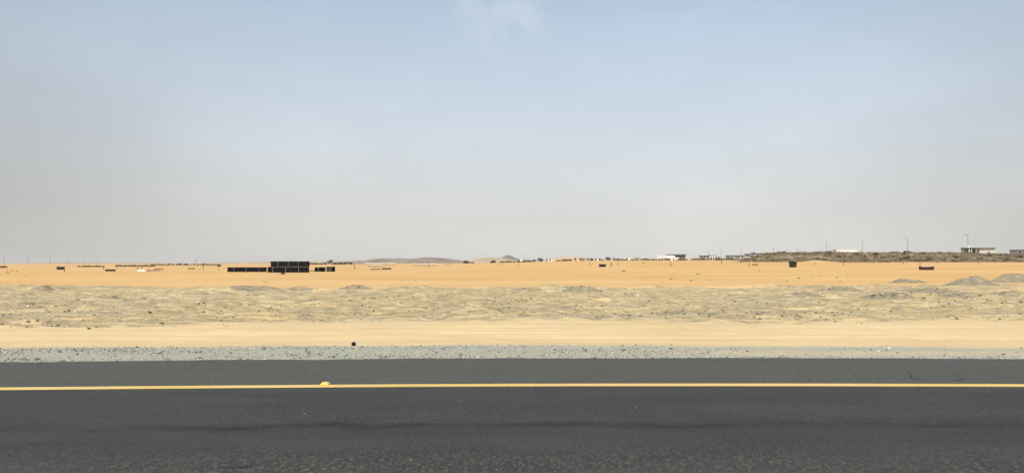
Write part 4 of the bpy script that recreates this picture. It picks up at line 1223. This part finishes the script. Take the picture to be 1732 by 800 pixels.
building(951.5, 967, 438.6, 560, 'long rust brown shed below the pale orange dune', 'rust', 'rust', 2, 5, False, 'shed', 'shed')
building(941, 948, 439.9, 555, 'low rust brown shed left of the longer one', 'rust', 'rust', 1, 4, False, 'shed', 'shed')
building(879.5, 884.5, 438.2, 900, 'small distant white hut behind the dark bush row', 'white', 'white', 0, 4, False, 'hut', 'hut')

# ------------------------------------------------------------------ street lamps and poles
def lamp(px, top, Y, label, arm=-1.6, thick=.19):
    p = at(px, Y); s = Y / F; H = EYE - (top - HOR) * s - p.z
    t = empty('street_lamp', p); tag(t, label, 'street lamp', 'street lamps along the far road')
    mb = MB(); mb.tube((0, 0, -.3), (0, 0, H - .5), thick * 1.35, thick * .7, 8)
    mb.tube((0, 0, H - .5), (arm * .7, 0, H - .05), thick * .6, thick * .5, 6); mb.build('pole', M['pole'], t)
    mb = MB(); mb.tube((arm * .6, 0, H - .08), (arm * 1.35, 0, H + .08), .17, .12, 8); mb.build('lamp_head', M['pole'], t)
lamp(1637.5, 396.5, 440, 'tall grey street lamp right beside the flat roofed house')
lamp(1535.3, 401.5, 520, 'grey street lamp between the flat roofed house and white cabins')
lamp(1458.5, 407.2, 600, 'grey street lamp just right of the white cabins', 1.2)
lamp(1397.8, 408.0, 640, 'grey street lamp just left of the white cabins', .8)
lamp(1348.7, 416.5, 780, 'faint street lamp behind the scrub above the deep black tub')
lamp(1308.5, 414.8, 830, 'faint street lamp at the left part of the scrub rise')
lamp(1254.5, 420.5, 900, 'very faint street lamp above the white fronted house')
lamp(1219.6, 420.0, 900, 'faint street lamp standing among the low far houses')
lamp(1198.5, 421.5, 980, 'very faint street lamp above the wide dark roofed house')
def upole(px, top, Y, label):
    p = at(px, Y); s = Y / F; H = EYE - (top - HOR) * s - p.z
    t = empty('utility_pole', p); tag(t, label, 'utility pole', 'utility poles far on the left')
    mb = MB(); mb.tube((0, 0, -.3), (0, 0, H), .26, .17, 7); mb.build('pole', M['pole'], t)
    mb = MB(); mb.box(-.9, .9, -.08, .08, H - .9, H - .7); mb.build('crossarm', M['pole'], t)
for px, top, Y_, lb in ((7, 431.5, 900, 'thin utility pole at far left, leftmost on the skyline'), (48.8, 434.5, 1100, 'faint short utility pole second from left on skyline'), (84.8, 431.5, 1000, 'thin utility pole above the black flared trough'),
                        (116, 437.5, 1400, 'small utility pole right of the one above the black trough'), (142.8, 435.2, 1200, 'thin utility pole above left part of the brown hedge'), (165.6, 436.3, 1300, 'thin utility pole above right part of the brown hedge'), (205, 440, 1500, 'tiny utility pole on the low ridge at left')):
    upole(px, top, Y_, lb)

# ------------------------------------------------------------------ hills beyond
def ridge(pts, Y, depth, mat, label, seed):
    pxs = np.array([a for a, _ in pts], float); rows = np.array([b for _, b in pts], float)
    n_ = 160; u = np.linspace(pxs[0], pxs[-1], n_)
    r = np.interp(u, pxs, rows)
    ker = np.array([1, 2, 3, 2, 1]) / 9.; r = np.convolve(np.pad(r, 2, mode='edge'), ker, 'valid')
    top = EYE - (r - HOR) / F * Y + 1.4 * (Y / 2000) * (fbm(u / 14, u * 0 + seed, 4, seed) - .5)
    X = (u - 866) / F * Y
    rowsn = 22; V = []
    for j in range(rowsn):
        v = j / (rowsn - 1) * 2 - 1
        prof = (1 - abs(v) ** 1.7)
        rug = (fbm(X / (Y * .012) + seed, np.full(n_, v * depth / (Y * .012)), 4, seed + 3) - .5)
        zz = -1.0 + (top + 1.0) * prof * (1 + 0.35 * rug * (1 - prof)) if abs(v) > 1e-6 else top
        V.append(np.stack([X, np.full(n_, Y + v * depth), zz], -1))
    V = np.array(V); ii = np.arange(rowsn * n_).reshape(rowsn, n_)
    fc = np.stack([ii[:-1, :-1], ii[:-1, 1:], ii[1:, 1:], ii[1:, :-1]], -1).reshape(-1, 4)
    tag(link('hills', np_mesh('hills', V.reshape(-1, 3), fc, M[mat], True)), label, kind='structure')
ridge(((-400, 447), (-60, 446.5), (0, 446.5), (20, 447), (60, 446.3), (90, 444.4), (110, 443.4), (150, 444.2), (200, 444.4), (235, 444), (300, 445.4), (330, 445.4), (370, 444), (400, 443.4), (430, 442.6), (470, 442.2), (560, 442), (620, 442), (660, 443)), 2600, 260, 'hilltan', 'low tan ridge along the left skyline', 1)
ridge(((560, 443.5), (600, 441.4), (620, 440.5), (635, 437.6), (650, 436.5), (665, 437.4), (675, 437.0), (690, 437.8), (705, 437), (712, 435.6), (730, 435.4), (750, 436.6), (770, 439), (785, 441), (800, 443)), 1900, 170, 'hillbrown', 'low brown hills at the middle left skyline', 2)
ridge(((785, 443), (795, 441), (805, 438.2), (820, 435.2), (835, 435.6), (850, 436.5), (870, 439.5), (890, 442)), 2300, 160, 'hilltan', 'tan hill just left of the grey peak', 3)
ridge(((832, 442), (842, 439), (850, 435.2), (857, 431.2), (864, 432.4), (872, 436.6), (880, 439), (900, 440), (940, 441), (960, 443)), 4200, 240, 'hillgrey', 'grey rocky peak at the middle of the skyline', 4)
ridge(((905, 442), (925, 439.4), (938, 436.2), (950, 435.1), (980, 435.4), (1000, 437), (1040, 438.4), (1080, 439), (1120, 440), (1170, 442)), 1500, 120, 'duneorange', 'pale orange dune right of the grey peak', 5)

# ------------------------------------------------------------------ dusty air
hz = MB(); hz.box(-10700, 10700, -10700, 10700, -4.0, 62)
hm = bpy.data.materials.new('haze'); hm.use_nodes = True
hn = hm.node_tree; hn.nodes.clear()
ho = hn.nodes.new('ShaderNodeOutputMaterial'); hv = hn.nodes.new('ShaderNodeVolumePrincipled')
hv.inputs['Color'].default_value = (0.96, 0.94, 0.90, 1)
hv.inputs['Density'].default_value = 0.00010
hv.inputs['Anisotropy'].default_value = -0.1
hn.links.new(hv.outputs[0], ho.inputs['Volume'])
tag(hz.build('haze', hm), 'pale dusty air over the desert', kind='stuff')
